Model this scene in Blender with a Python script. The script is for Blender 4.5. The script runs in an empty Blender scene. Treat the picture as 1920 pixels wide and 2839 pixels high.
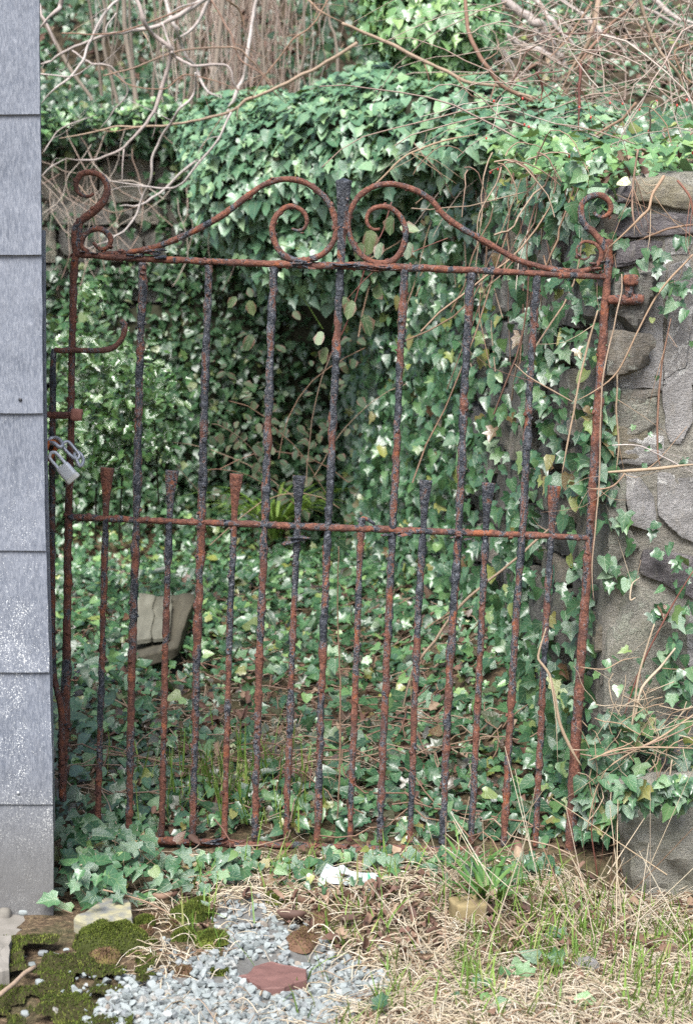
import bpy, math, random
import numpy as np
from mathutils import Vector, Matrix

random.seed(7)
rng = np.random.default_rng(11)
scene = bpy.context.scene
col = scene.collection

# ------------------------------------------------------------------ camera, sky, sun, exposure
FPX = 4500.0                                   # focal length in pixels of the 1920 x 2839 photograph
CAM = np.array((0.0, -3.4, 1.18)); PITCH = math.radians(7.9)
cd = bpy.data.cameras.new('camera'); cam = bpy.data.objects.new('camera', cd); col.objects.link(cam)
cam.location = CAM; cam.rotation_euler = (math.pi / 2 - PITCH, 0, 0)
cd.sensor_fit = 'VERTICAL'; cd.sensor_height = 36; cd.lens = 36 * FPX / 2839
cd.clip_start = 0.05; cd.clip_end = 400
cd.dof.use_dof = True; cd.dof.focus_distance = 3.38; cd.dof.aperture_fstop = 6.5
scene.camera = cam

SUN_EL, SUN_AZ = math.radians(54), math.radians(196)    # azimuth from north (+Y), clockwise
wd = bpy.data.worlds.new('World'); scene.world = wd; wd.use_nodes = True
wn = wd.node_tree; wn.nodes.clear()
sky = wn.nodes.new('ShaderNodeTexSky'); sky.sky_type = 'NISHITA'; sky.sun_disc = False
sky.sun_elevation = SUN_EL; sky.sun_rotation = SUN_AZ; sky.dust_density = 3.0; sky.air_density = 1.0
hs = wn.nodes.new('ShaderNodeHueSaturation'); hs.inputs['Saturation'].default_value = 0.8
bg = wn.nodes.new('ShaderNodeBackground'); bg.inputs['Strength'].default_value = 0.062
wo = wn.nodes.new('ShaderNodeOutputWorld')
wn.links.new(sky.outputs[0], hs.inputs['Color']); wn.links.new(hs.outputs[0], bg.inputs['Color']); wn.links.new(bg.outputs[0], wo.inputs[0])
sd = bpy.data.lights.new('sun', 'SUN'); sd.energy = 1.5; sd.angle = math.radians(32); sd.color = (1, .985, .96)
sun = bpy.data.objects.new('sun', sd); col.objects.link(sun)
sdir = Vector((math.sin(SUN_AZ) * math.cos(SUN_EL), math.cos(SUN_AZ) * math.cos(SUN_EL), math.sin(SUN_EL)))
sun.rotation_euler = sdir.to_track_quat('Z', 'Y').to_euler()
scene.view_settings.view_transform = 'Standard'; scene.view_settings.look = 'None'
scene.view_settings.gamma = 1; scene.view_settings.use_curve_mapping = False
scene.view_settings.exposure = 2.18
scene.cycles.use_denoising = False
scene.cycles.max_bounces = 6; scene.cycles.diffuse_bounces = 3; scene.cycles.glossy_bounces = 2
scene.cycles.transmission_bounces = 3; scene.cycles.transparent_max_bounces = 4
scene.cycles.use_adaptive_sampling = True; scene.cycles.adaptive_threshold = 0.01

# ------------------------------------------------------------------ picture <-> place
_f = np.array((0, math.cos(PITCH), -math.sin(PITCH))); _u = np.array((0, math.sin(PITCH), math.cos(PITCH)))
def ray(px, py):
    px = np.asarray(px, float); py = np.asarray(py, float)
    d = _f + ((px - 960) / FPX)[..., None] * np.array((1., 0, 0)) + ((1419.5 - py) / FPX)[..., None] * _u
    return d
def P(px, py, Y):
    d = ray(px, py); t = (np.asarray(Y) - CAM[1]) / d[..., 1]
    return CAM + d * np.asarray(t)[..., None]
def G(px, py, z=0.0):
    d = ray(px, py); t = (z - CAM[2]) / d[..., 2]
    return CAM + d * np.asarray(t)[..., None]
def proj(p):
    q = np.asarray(p) - CAM; w = q @ _f
    return 960 + FPX * q[..., 0] / w, 1419.5 - FPX * (q @ _u) / w, w
def cv(pts, ox, oy, s): return [(ox + x * s, oy + y * s) for x, y in pts]
def D(pts): return cv(pts, 0, 0, 1.2214)
ZS = 960 / 1572
def Z1(p): return cv(p, 0, 0, ZS)
def Z2(p): return cv(p, 960, 0, ZS)
def Z3(p): return cv(p, 0, 700, ZS)
def Z4(p): return cv(p, 960, 700, ZS)
def Z6(p): return cv(p, 960, 1400, ZS)
def Z7(p): return cv(p, 0, 2119, ZS)
def Z8(p): return cv(p, 960, 2119, ZS)
QS = 420 / 1572
def QA(p): return cv(p, 60, 880, QS)
def QB(p): return cv(p, 1500, 480, QS)
def QC(p): return cv(p, 1500, 1080, QS)
def QD(p): return cv(p, 1500, 1680, QS)

# ------------------------------------------------------------------ noise
def _h(i, j, k):
    n = (i * 374761393 + j * 668265263 + k * 2147483647 + 1274126177) & 0xFFFFFFFF
    n = ((n ^ (n >> 13)) * 1274126177) & 0xFFFFFFFF
    n = ((n ^ (n >> 16)) * 2246822519) & 0xFFFFFFFF
    return ((n ^ (n >> 15)) & 0xFFFF) / 32767.5 - 1
def vn(p):
    p = np.asarray(p, float); i = np.floor(p).astype(np.int64); f = p - i; f = f * f * (3 - 2 * f)
    r = 0
    for a in (0, 1):
        for b in (0, 1):
            for c in (0, 1):
                w = (f[..., 0] if a else 1 - f[..., 0]) * (f[..., 1] if b else 1 - f[..., 1]) * (f[..., 2] if c else 1 - f[..., 2])
                r = r + w * _h(i[..., 0] + a, i[..., 1] + b, i[..., 2] + c)
    return r
def fbm(p, o=3):
    r = 0; a = 1.0; p = np.asarray(p, float)
    for k in range(o): r = r + a * vn(p * 2 ** k + 17.3 * k); a *= .5
    return r
def unit(v): return v / np.maximum(np.linalg.norm(v, axis=-1, keepdims=True), 1e-9)

# ------------------------------------------------------------------ objects
def tag(o, label=None, cat=None, group=None, kind=None):
    if label: o['label'] = label
    if cat: o['category'] = cat
    if group: o['group'] = group
    if kind: o['kind'] = kind
    return o
def thing(name, label, cat, loc=(0, 0, 0), group=None):
    o = bpy.data.objects.new(name, None); col.objects.link(o); o.location = loc; o.empty_display_size = .05
    return tag(o, label, cat, group)
class MB:
    def __init__(s): s.v = []; s.q = []; s.t = []; s.r = []; s.uv = []; s.n = 0
    def add(s, v, q=None, t=None, rnd=0.0, uv=None):
        v = np.asarray(v, float).reshape(-1, 3)
        if q is not None and len(q): s.q.append(np.asarray(q, int).reshape(-1, 4) + s.n)
        if t is not None and len(t): s.t.append(np.asarray(t, int).reshape(-1, 3) + s.n)
        s.v.append(v); s.r.append(np.broadcast_to(np.asarray(rnd, float), (len(v),)))
        s.uv.append(np.zeros((len(v), 2)) if uv is None else uv)
        s.n += len(v); return s
    def mesh(s, name, mat, off=(0, 0, 0), smooth=True):
        me = bpy.data.meshes.new(name)
        v = np.concatenate(s.v) - np.asarray(off)
        q = np.concatenate(s.q) if s.q else np.zeros((0, 4), int); t = np.concatenate(s.t) if s.t else np.zeros((0, 3), int)
        li = np.concatenate([q.ravel(), t.ravel()]); nf = len(q) + len(t)
        st = np.concatenate([np.arange(len(q)) * 4, len(q) * 4 + np.arange(len(t)) * 3])
        me.vertices.add(len(v)); me.vertices.foreach_set('co', v.astype(np.float32).ravel())
        me.loops.add(len(li)); me.loops.foreach_set('vertex_index', li.astype(np.int32))
        me.polygons.add(nf); me.polygons.foreach_set('loop_start', st.astype(np.int32))
        me.polygons.foreach_set('use_smooth', np.full(nf, smooth))
        ul = me.uv_layers.new(name='UVMap'); ul.data.foreach_set('uv', np.concatenate(s.uv)[li].astype(np.float32).ravel())
        at = me.attributes.new('rnd', 'FLOAT', 'POINT'); at.data.foreach_set('value', np.concatenate(s.r).astype(np.float32))
        me.update(calc_edges=True); me.validate()
        if mat: me.materials.append(mat)
        return me
    def build(s, name, mat, parent=None, smooth=True, sharp=None):
        off = tuple(parent_loc(parent)) if parent else (0, 0, 0)
        me = s.mesh(name, mat, off, smooth); o = bpy.data.objects.new(name, me); col.objects.link(o)
        if sharp: me.set_sharp_from_angle(angle=math.radians(sharp))
        if parent: o.parent = parent
        return o
def parent_loc(p):
    l = Vector(p.location)
    while p.parent: p = p.parent; l += p.location
    return l
def smooth_path(pts, step):
    p = np.asarray(pts, float)
    if len(p) > 2:
        e = np.vstack([2 * p[0] - p[1], p, 2 * p[-1] - p[-2]]); out = []
        for i in range(len(p) - 1):
            a, b, c, d = e[i:i + 4]; n = max(2, int(np.linalg.norm(c - b) / step)); t = np.linspace(0, 1, n, endpoint=False)[:, None]
            out.append(.5 * (2 * b + (c - a) * t + (2 * a - 5 * b + 4 * c - d) * t ** 2 + (3 * b - a - 3 * c + d) * t ** 3))
        return np.vstack(out + [p[-1:]])
    n = max(2, int(np.linalg.norm(p[1] - p[0]) / step)); return p[0] + (p[1] - p[0]) * np.linspace(0, 1, n + 1)[:, None]
def resample_scalar(r, n):
    r = np.atleast_1d(np.asarray(r, float))
    return np.full(n, r[0]) if len(r) == 1 else np.interp(np.linspace(0, 1, n), np.linspace(0, 1, len(r)), r)
def tube(mb, pts, rad, sides=8, step=.006, lump=0., seed=0., rnd=0., flat=1., freq=1., twist=0, cap=.3):
    p = smooth_path(pts, step); n = len(p); r = resample_scalar(rad, n)
    tg = unit(np.gradient(p, axis=0)); ref = np.array((0, 1., 0)) if abs(tg[:, 1]).mean() < .8 else np.array((1., 0, 0))
    a = unit(np.cross(tg, ref)); b = np.cross(tg, a)
    an = np.linspace(0, 2 * math.pi, sides, endpoint=False) + math.pi / sides + twist
    ring = p[:, None] + (np.cos(an)[None, :, None] * a[:, None] + np.sin(an)[None, :, None] * flat * b[:, None]) * r[:, None, None]
    if lump:
        nn = fbm(ring * 70 * freq + seed, 3) * .6 + np.abs(vn(ring * 30 * freq + seed * 2)) * .9 - .45
        big = np.clip(vn(ring * 22 * freq + seed * 3 + 9) - .45, 0, 1) * 1.6
        ring = p[:, None] + (ring - p[:, None]) * (1 + lump * (nn + big) * 1.35)[..., None]
    idx = np.arange(n * sides).reshape(n, sides)
    q = np.stack([idx[:-1], np.roll(idx[:-1], -1, 1), np.roll(idx[1:], -1, 1), idx[1:]], -1).reshape(-1, 4)
    v = np.vstack([ring.reshape(-1, 3), p[:1] - tg[:1] * r[0] * cap, p[-1:] + tg[-1:] * r[-1] * cap]); c0, c1 = n * sides, n * sides + 1
    t = [(c0, idx[0, (j + 1) % sides], idx[0, j]) for j in range(sides)] + [(c1, idx[-1, j], idx[-1, (j + 1) % sides]) for j in range(sides)]
    return mb.add(v, q[:, ::-1], np.array(t)[:, ::-1], rnd)
def tubes_batch(mb, paths, radii, sides=3, rnd=None):
    N, S, _ = paths.shape; tg = unit(np.gradient(paths, axis=1)); ref = np.array((.31, .2, .93))
    a = unit(np.cross(tg, ref)); b = np.cross(tg, a); an = np.linspace(0, 2 * math.pi, sides, endpoint=False)
    v = paths[:, :, None] + (np.cos(an)[:, None] * a[:, :, None] + np.sin(an)[:, None] * b[:, :, None]) * radii[:, :, None, None]
    k = np.arange(S * sides).reshape(S, sides)
    q = np.stack([k[:-1], k[1:], np.roll(k[1:], -1, 1), np.roll(k[:-1], -1, 1)], -1).reshape(-1, 4)
    qq = (q[None] + (np.arange(N) * S * sides)[:, None, None]).reshape(-1, 4)
    rr = np.repeat(rng.random(N) if rnd is None else rnd, S * sides)
    return mb.add(v.reshape(-1, 3), qq, None, rr)
def ribbons(mb, paths, widths, fold=0.0, rnd=None):
    N, S, _ = paths.shape; tg = unit(np.gradient(paths, axis=1))
    h = unit(np.cross(tg[:, :1] * 0 + np.array((0, 0, 1.)), unit((paths[:, -1] - paths[:, 0]) + 1e-4 * rng.normal(size=(N, 3)))[:, None]))
    nn = np.cross(tg, h)
    L = paths - h * widths[..., None] + nn * (widths * fold)[..., None]; R = paths + h * widths[..., None] + nn * (widths * fold)[..., None]
    v = np.stack([L, paths, R], 2); k = np.arange(S * 3).reshape(S, 3)
    q = np.stack([k[:-1, :-1], k[:-1, 1:], k[1:, 1:], k[1:, :-1]], -1).reshape(-1, 4)
    qq = (q[None] + (np.arange(N) * S * 3)[:, None, None]).reshape(-1, 4)
    return mb.add(v.reshape(-1, 3), qq, None, np.repeat(rng.random(N) if rnd is None else rnd, S * 3))
def box_template(n):
    ids = {}; V = []; Q = []
    def vid(p):
        k = tuple(np.round(p, 5))
        if k not in ids: ids[k] = len(V); V.append(p)
        return ids[k]
    g = np.linspace(-1, 1, n + 1)
    for ax in range(3):
        for s in (-1, 1):
            for i in range(n):
                for j in range(n):
                    c = []
                    for (a, b) in ((i, j), (i + 1, j), (i + 1, j + 1), (i, j + 1)):
                        p = np.zeros(3); p[ax] = s; p[(ax + 1) % 3] = g[a]; p[(ax + 2) % 3] = g[b]; c.append(vid(p))
                    Q.append(c if s > 0 else c[::-1])
    return np.array(V), np.array(Q)
BT = {n: box_template(n) for n in (1, 2, 3, 4, 5, 6, 8, 12, 20)}
def rbox(n=4, k=8.0):
    v, q = BT[n]; return v / (np.abs(v) ** k).sum(1, keepdims=True) ** (1 / k), q
def add_box(mb, c, h, R=None, n=2, k=14, rough=0, freq=20, seed=0, rnd=0.):
    v, q = rbox(n, k); v = v * np.asarray(h)
    if rough: v = v + rough * fbm(v * freq + seed, 2)[:, None] * unit(v)
    if R is not None: v = v @ np.asarray(R).T
    return mb.add(v + np.asarray(c), q, None, rnd)
def rot(ax, ang): return np.array(Matrix.Rotation(ang, 3, ax))

# ------------------------------------------------------------------ materials
class NT:
    def __init__(s, name):
        s.m = bpy.data.materials.new(name); s.m.use_nodes = True; s.t = s.m.node_tree; s.t.nodes.clear()
        s.out = s.n('ShaderNodeOutputMaterial'); s.b = s.n('ShaderNodeBsdfPrincipled'); s.l(s.b.outputs[0], s.out.inputs[0])
        s.tc = s.n('ShaderNodeTexCoord'); s.oi = s.n('ShaderNodeObjectInfo'); s.at = s.n('ShaderNodeAttribute'); s.at.attribute_name = 'rnd'
        s.rnd = s.math('FRACT', s.math('ADD', s.at.outputs['Fac'], s.oi.outputs['Random']))
    def n(s, t): return s.t.nodes.new(t)
    def l(s, a, b): s.t.links.new(a, b)
    def put(s, sock, v):
        if isinstance(v, bpy.types.NodeSocket): s.l(v, sock)
        else: sock.default_value = (*v, 1) if isinstance(v, tuple) and len(v) == 3 and sock.type == 'RGBA' else v
    def math(s, op, a, b=None, clamp=False):
        k = s.n('ShaderNodeMath'); k.operation = op; k.use_clamp = clamp; s.put(k.inputs[0], a)
        if b is not None: s.put(k.inputs[1], b)
        return k.outputs[0]
    def coord(s, scale=(1, 1, 1), jitter=True):
        k = s.n('ShaderNodeVectorMath'); k.operation = 'MULTIPLY'; s.l(s.tc.outputs['Object'], k.inputs[0]); k.inputs[1].default_value = scale
        if not jitter: return k.outputs[0]
        a = s.n('ShaderNodeVectorMath'); a.operation = 'ADD'; s.l(k.outputs[0], a.inputs[0])
        c = s.n('ShaderNodeCombineXYZ'); m = s.math('MULTIPLY', s.oi.outputs['Random'], 37.); s.l(m, c.inputs[0]); s.l(m, c.inputs[1]); s.l(m, c.inputs[2])
        s.l(c.outputs[0], a.inputs[1]); return a.outputs[0]
    def noise(s, scale, detail=3, rough=.55, vec=None, dist=0):
        k = s.n('ShaderNodeTexNoise'); k.inputs['Scale'].default_value = scale; k.inputs['Detail'].default_value = detail
        k.inputs['Roughness'].default_value = rough; k.inputs['Distortion'].default_value = dist
        s.l(vec if vec is not None else s.coord(), k.inputs['Vector']); return k.outputs['Fac']
    def vor(s, scale, vec=None, feature='F1'):
        k = s.n('ShaderNodeTexVoronoi'); k.inputs['Scale'].default_value = scale; k.feature = feature
        s.l(vec if vec is not None else s.coord(), k.inputs['Vector']); return k.outputs['Distance']
    def ramp(s, fac, stops, interp='LINEAR'):
        k = s.n('ShaderNodeValToRGB'); k.color_ramp.interpolation = interp; e = k.color_ramp.elements
        while len(e) < len(stops): e.new(.5)
        for el, (p, c) in zip(e, stops): el.position = p; el.color = (*c, 1) if len(c) == 3 else c
        s.put(k.inputs[0], fac); return k.outputs['Color']
    def step(s, fac, a, b):
        k = s.n('ShaderNodeMapRange'); k.interpolation_type = 'SMOOTHSTEP'; s.put(k.inputs['Value'], fac)
        k.inputs['From Min'].default_value = a; k.inputs['From Max'].default_value = b; return k.outputs[0]
    def mix(s, f, a, b, mode='MIX'):
        k = s.n('ShaderNodeMixRGB'); k.blend_type = mode; s.put(k.inputs[0], f); s.put(k.inputs[1], a); s.put(k.inputs[2], b); return k.outputs[0]
    def bump(s, h, strength=.5, dist=.003):
        k = s.n('ShaderNodeBump'); k.inputs['Strength'].default_value = strength; k.inputs['Distance'].default_value = dist
        s.l(h, k.inputs['Height']); s.l(k.outputs[0], s.b.inputs['Normal'])
    def fin(s, colour, rough=.7, spec=.5, metal=0.):
        s.put(s.b.inputs['Base Color'], colour); s.put(s.b.inputs['Roughness'], rough); s.put(s.b.inputs['Specular IOR Level'], spec); s.put(s.b.inputs['Metallic'], metal); return s.m
def grey(v): return (v, v, v)

def mat_iron(name='rusty painted iron', bias=0., zb=0.):
    s = NT(name); v = s.coord((1, 1, .36)); n1 = s.noise(27, 8, .68, v, 1.0); n2 = s.noise(150, 5, .65); n3 = s.noise(480, 3, .7); big = s.noise(9, 2)
    rust = s.ramp(n2, [(.22, (.03, .016, .013)), (.40, (.10, .041, .028)), (.55, (.18, .07, .044)), (.68, (.26, .115, .075)), (.82, (.40, .29, .24))])
    rust = s.mix(s.math('MULTIPLY', s.step(s.noise(26, 3), .45, .62), .7), rust, (.075, .036, .03)); rust = s.mix(s.math('MULTIPLY', s.step(s.noise(33, 3), .56, .7), .6), rust, (.33, .10, .035))
    paint = s.ramp(s.noise(95, 4, .65), [(.3, (.011, .013, .017)), (.52, (.026, .031, .041)), (.64, (.085, .095, .115)), (.8, (.38, .39, .41))])
    sel = s.math('ADD', s.math('ADD', s.math('MULTIPLY', n2, .3), s.math('MULTIPLY', n1, .75)), s.math('MULTIPLY', big, .2))
    sep = s.n('ShaderNodeSeparateXYZ'); geo = s.n('ShaderNodeNewGeometry'); s.l(geo.outputs['Position'], sep.inputs[0]); sel = s.math('ADD', sel, s.math('ADD', s.math('MULTIPLY', s.step(sep.outputs['Z'], .25, .7), zb), bias))
    f = s.step(sel, .655, .675); edge = s.math('MULTIPLY', s.step(sel, .63, .66), s.step(sel, .705, .675))
    c = s.mix(f, rust, paint); c = s.mix(s.math('MULTIPLY', edge, s.math('MULTIPLY', s.step(n3, .45, .6), .6)), c, (.40, .39, .40))
    h = s.math('ADD', s.math('MULTIPLY', f, .8), s.math('ADD', s.math('MULTIPLY', n2, 1.3), s.math('MULTIPLY', n3, .6)))
    s.bump(h, .9, .004); ro = s.math('SUBTRACT', .85, s.math('MULTIPLY', f, .52)); return s.fin(c, ro, .5)
def mat_slate():
    s = NT('weathered grey slate'); n = s.noise(11, 6, .68); n2 = s.noise(320, 4, .7, s.coord((1, 1, .22))); n3 = s.noise(45, 5, .7, s.coord((1, 1, .3)))
    c = s.ramp(n, [(.28, (.075, .088, .115)), (.5, (.12, .136, .17)), (.72, (.178, .194, .232))]); c = s.mix(s.math('MULTIPLY', s.step(n2, .35, .75), .45), c, (.36, .38, .42)); c = s.mix(s.math('MULTIPLY', s.step(n3, .5, .75), .45), c, (.12, .13, .155))
    sep = s.n('ShaderNodeSeparateXYZ'); geo = s.n('ShaderNodeNewGeometry'); s.l(geo.outputs['Position'], sep.inputs[0])
    low = s.step(sep.outputs['Z'], 1.3, .3)
    d1 = s.vor(190); d2 = s.vor(420); d3 = s.vor(95); dens = s.noise(14, 4, .7)
    th = s.math('MULTIPLY', s.step(dens, .25, .72), s.math('ADD', s.math('MULTIPLY', low, .24), .08))
    sp = s.math('MAXIMUM', s.math('MAXIMUM', s.math('LESS_THAN', d1, th), s.math('LESS_THAN', d2, s.math('MULTIPLY', th, 1.15))), s.math('LESS_THAN', d3, s.math('MULTIPLY', th, .55)))
    c = s.mix(s.math('MULTIPLY', sp, s.math('MULTIPLY', s.step(n3, .2, .6), .85)), c, (.62, .64, .64))
    c = s.mix(s.math('MULTIPLY', s.step(sep.outputs['Z'], .36, .06), .8), c, s.mix(n, (.09, .085, .08), (.16, .155, .14)))
    s.bump(s.math('ADD', n2, s.math('ADD', s.math('MULTIPLY', n, .6), s.math('MULTIPLY', n3, 1.))), .5, .003); return s.fin(c, .62, .4)
def mat_rock(name, stops, lichen=(.42, .44, .38), la=.5, moss=0., scale=1., dk=.75):
    s = NT(name); n = s.noise(9 * scale, 7, .7, None, .4); n2 = s.noise(110 * scale, 6, .78, s.coord((1, 1, 2.0))); n4 = s.noise(34 * scale, 5, .72, s.coord((1.6, 1.6, .6)))
    c = s.ramp(s.rnd, stops); c = s.mix(s.math('MULTIPLY', s.step(n, .58, .36), dk), c, s.mix(.7, c, (.03, .03, .032))); c = s.mix(s.math('MULTIPLY', s.step(n4, .5, .68), .5), c, (.34, .315, .27)); c = s.mix(s.math('MULTIPLY', s.step(n2, .4, .8), .5), c, (.34, .33, .32))
    li = s.math('MULTIPLY', s.step(s.noise(26 * scale, 7, .78, None, .5), .53, .565), s.step(s.noise(5, 3), .38, .6))
    c = s.mix(s.math('MULTIPLY', li, la), c, lichen)
    if moss: c = s.mix(s.math('MULTIPLY', s.step(s.noise(9, 6, .7), .45, .65), moss), c, (.075, .095, .04))
    s.bump(s.math('ADD', s.math('MULTIPLY', n2, .7), s.math('ADD', s.math('MULTIPLY', n, 1.2), s.math('ADD', s.math('MULTIPLY', li, .25), s.math('MULTIPLY', n4, .9)))), 1., .016); return s.fin(c, .88, .3)
def mat_simple(name, c1, c2, scale=40, rough=.8, spec=.3, bump=.3, bd=.003, stretch=(1, 1, 1), use_rnd=.6):
    s = NT(name); n = s.noise(scale, 4, .6, s.coord(stretch)); f = s.math('ADD', s.math('MULTIPLY', s.rnd, use_rnd), s.math('MULTIPLY', s.step(n, .3, .7), 1 - use_rnd))
    c = s.mix(f, c1, c2)
    if bump: s.bump(n, bump, bd)
    return s.fin(c, rough, spec)
def mat_ramp(name, stops, rough=.7, spec=.3, nscale=60, namt=.3, dark=(.02, .02, .015), transl=0.):
    s = NT(name); c = s.ramp(s.rnd, stops); n = s.noise(nscale, 3, .6); c = s.mix(s.math('MULTIPLY', s.step(n, .35, .7), namt), c, dark)
    s.bump(n, .25, .002); m = s.fin(c, rough, spec)
    if transl: add_transl(s, c, transl)
    return m
def add_transl(s, c, w):
    tr = s.n('ShaderNodeBsdfTranslucent'); s.l(s.mix(.5, c, (.22, .30, .03)), tr.inputs['Color']); mx = s.n('ShaderNodeMixShader'); mx.inputs[0].default_value = w
    s.l(s.b.outputs[0], mx.inputs[1]); s.l(tr.outputs[0], mx.inputs[2]); s.l(mx.outputs[0], s.out.inputs[0])
def mat_leaf(name, stops, vein=(.22, .28, .14), va=.55, rough=.33, spec=.85, edge=None, lat=True, transl=.12):
    s = NT(name); sx = s.n('ShaderNodeSeparateXYZ'); s.l(s.tc.outputs['UV'], sx.inputs[0]); X = s.math('ABSOLUTE', s.math('SUBTRACT', sx.outputs[0], .5)); Y = sx.outputs[1]
    c = s.ramp(s.rnd, stops); n = s.noise(45, 3); c = s.mix(s.math('MULTIPLY', n, .5), c, s.mix(.5, c, (.03, .05, .02)))
    w = .016; v = s.step(X, w * 1.3, .004)
    if lat:
        for ang, y0 in ((38, .14), (80, .14), (40, .42)):
            a = math.radians(ang); d = s.math('ABSOLUTE', s.math('SUBTRACT', s.math('MULTIPLY', X, math.cos(a)), s.math('MULTIPLY', s.math('SUBTRACT', Y, y0), math.sin(a))))
            v = s.math('MAXIMUM', v, s.math('MULTIPLY', s.step(d, w, .003), .75))
    c = s.mix(s.math('MULTIPLY', v, va), c, vein)
    if edge: c = s.mix(s.math('MULTIPLY', s.step(s.math('ADD', X, s.math('MULTIPLY', n, .12)), .2, .36), .8), c, edge)
    geo = s.n('ShaderNodeNewGeometry'); c = s.mix(s.math('MULTIPLY', geo.outputs['Backfacing'], .35), c, (.09, .125, .06))
    k = s.n('ShaderNodeBump'); k.inputs['Strength'].default_value = .35; k.inputs['Distance'].default_value = .002
    s.l(s.math('SUBTRACT', n, s.math('MULTIPLY', v, .6)), k.inputs['Height']); s.l(k.outputs[0], s.b.inputs['Normal'])
    m = s.fin(c, rough, spec); add_transl(s, c, transl); return m

IRON = mat_iron(bias=.012, zb=.055); IRON_RUST = mat_iron('mostly rusted iron', -.018); IRON_PAINT = mat_iron('mostly painted iron', .12); SLATE = mat_slate()
ROCK = mat_rock('rubble stone', [(0, (.15, .145, .135)), (.3, (.23, .21, .175)), (.55, (.18, .18, .19)), (.75, (.28, .24, .175)), (1, (.20, .185, .175))], moss=.35)
PROCK = mat_rock('purple grey stone', [(0, (.34, .33, .33)), (1, (.40, .385, .37))], (.56, .55, .52), .9, dk=.4)
TANROCK = mat_rock('tan slab stone', [(0, (.32, .29, .20)), (1, (.36, .31, .22))], (.2, .17, .14), .7, dk=.4)
GREENROCK = mat_rock('greenish slab stone', [(0, (.32, .305, .255)), (1, (.36, .345, .29))], (.36, .38, .31), .6, moss=.3, dk=.4)
DARKROCK = mat_rock('dark purple slate stone', [(0, (.16, .145, .155)), (1, (.20, .18, .185))], (.2, .19, .2), .3)
PALEROCK = mat_rock('pale lichened stone', [(0, (.36, .345, .335)), (1, (.41, .395, .38))], (.64, .63, .60), .9, dk=.4)
MORTAR = mat_rock('crumbling lime mortar', [(0, (.33, .31, .265)), (1, (.37, .345, .29))], (.46, .44, .38), .8, moss=.3, dk=.4)
YELLOWROCK = mat_simple('ochre stone', (.17, .125, .06), (.29, .235, .125), 42, .85)
LICHROCK = mat_simple('yellow lichened slab', (.16, .165, .16), (.32, .295, .18), 42, .85, .2, .6, .004, (1, 1, 1), .0)
REDSLATE = mat_simple('red slate', (.13, .068, .06), (.21, .11, .095), 40, .7, .35, .5)
GRAVEL = mat_ramp('blue grey gravel', [(0, (.13, .145, .145)), (.25, (.21, .238, .235)), (.55, (.285, .315, .31)), (.75, (.18, .195, .20)), (.9, (.34, .36, .35)), (1, (.22, .185, .15))], .8, .3, 80, .3, (.16, .17, .17))
CONCRETE = mat_simple('pale concrete', (.15, .14, .12), (.27, .25, .225), 30, .9, .2, .4)
def mat_soil():
    s = NT('soil with litter'); n = s.noise(9, 5, .7); n2 = s.noise(90, 4, .7)
    c = s.ramp(n2, [(.3, (.035, .027, .02)), (.5, (.10, .07, .045)), (.65, (.19, .14, .085)), (.8, (.26, .21, .14))]); c = s.mix(s.step(n, .45, .62), c, s.mix(.5, c, (.055, .065, .03)))
    s.bump(n2, .8, .01); return s.fin(c, .95, .1)
SOIL = mat_soil()
BANK = mat_simple('leaf littered bank soil', (.03, .026, .017), (.10, .075, .05), 22, .95, .1, .8, .02)
DARK = mat_simple('dark stems and painted shade', (.02, .022, .014), (.035, .035, .022), 30, .95, .1, .5)  # near-black: painted shade for the ivy cores, also the holly stem colour
STEM = mat_ramp('brown stem', [(0, (.20, .115, .08)), (.4, (.27, .18, .12)), (.7, (.33, .25, .18)), (1, (.17, .085, .065))], .75, .3, 90, .25, (.06, .04, .03))
TANGLE = mat_ramp('pinkish tan dead stem', [(0, (.30, .215, .17)), (.4, (.39, .315, .26)), (.75, (.48, .42, .36)), (1, (.18, .10, .08))], .75, .3, 90, .25, (.08, .05, .04))
PALESTEM = mat_ramp('pale grey bark', [(0, (.37, .325, .30)), (.5, (.44, .395, .365)), (1, (.32, .27, .245))], .75, .3, 70, .35, (.13, .10, .09))
CREAMSTEM = mat_ramp('cream ivy stem', [(0, (.42, .35, .26)), (.5, (.34, .27, .19)), (1, (.30, .20, .13))], .75, .3, 90, .25, (.2, .14, .09))
REDSTEM = mat_ramp('reddish bramble stem', [(0, (.13, .045, .035)), (1, (.2, .085, .055))], .6, .4, 90, .25)
BARK = mat_simple('sapling bark', (.12, .10, .08), (.26, .215, .175), 30, .85, .2, .5, .004, (1, 1, .25))
STRAW = mat_ramp('dry straw', [(0, (.42, .35, .24)), (.3, (.52, .46, .35)), (.5, (.34, .26, .17)), (.75, (.60, .55, .45)), (.88, (.24, .15, .09)), (1, (.12, .075, .05))], .7, .35, 200, .15, (.2, .13, .07))
GRASS = mat_ramp('grass blade', [(0, (.10, .20, .035)), (.5, (.17, .29, .05)), (.85, (.24, .36, .08)), (1, (.36, .36, .14))], .5, .4, 100, .15, (.05, .09, .02), .25)
PLANT = mat_ramp('plantain leaf', [(0, (.045, .12, .03)), (.6, (.08, .18, .045)), (1, (.13, .23, .06))], .45, .45, 100, .15, (.03, .06, .02), .2)
DEAD = mat_ramp('dead leaf', [(0, (.07, .04, .03)), (.4, (.13, .07, .05)), (.7, (.20, .125, .085)), (1, (.33, .25, .17))], .7, .35, 80, .3, (.08, .04, .03))
MOSS = mat_ramp('moss', [(0, (.035, .03, .014)), (.2, (.035, .052, .010)), (.45, (.065, .09, .014)), (.7, (.10, .13, .022)), (1, (.145, .165, .035))], .9, .15, 60, .3, (.04, .05, .01))
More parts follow.
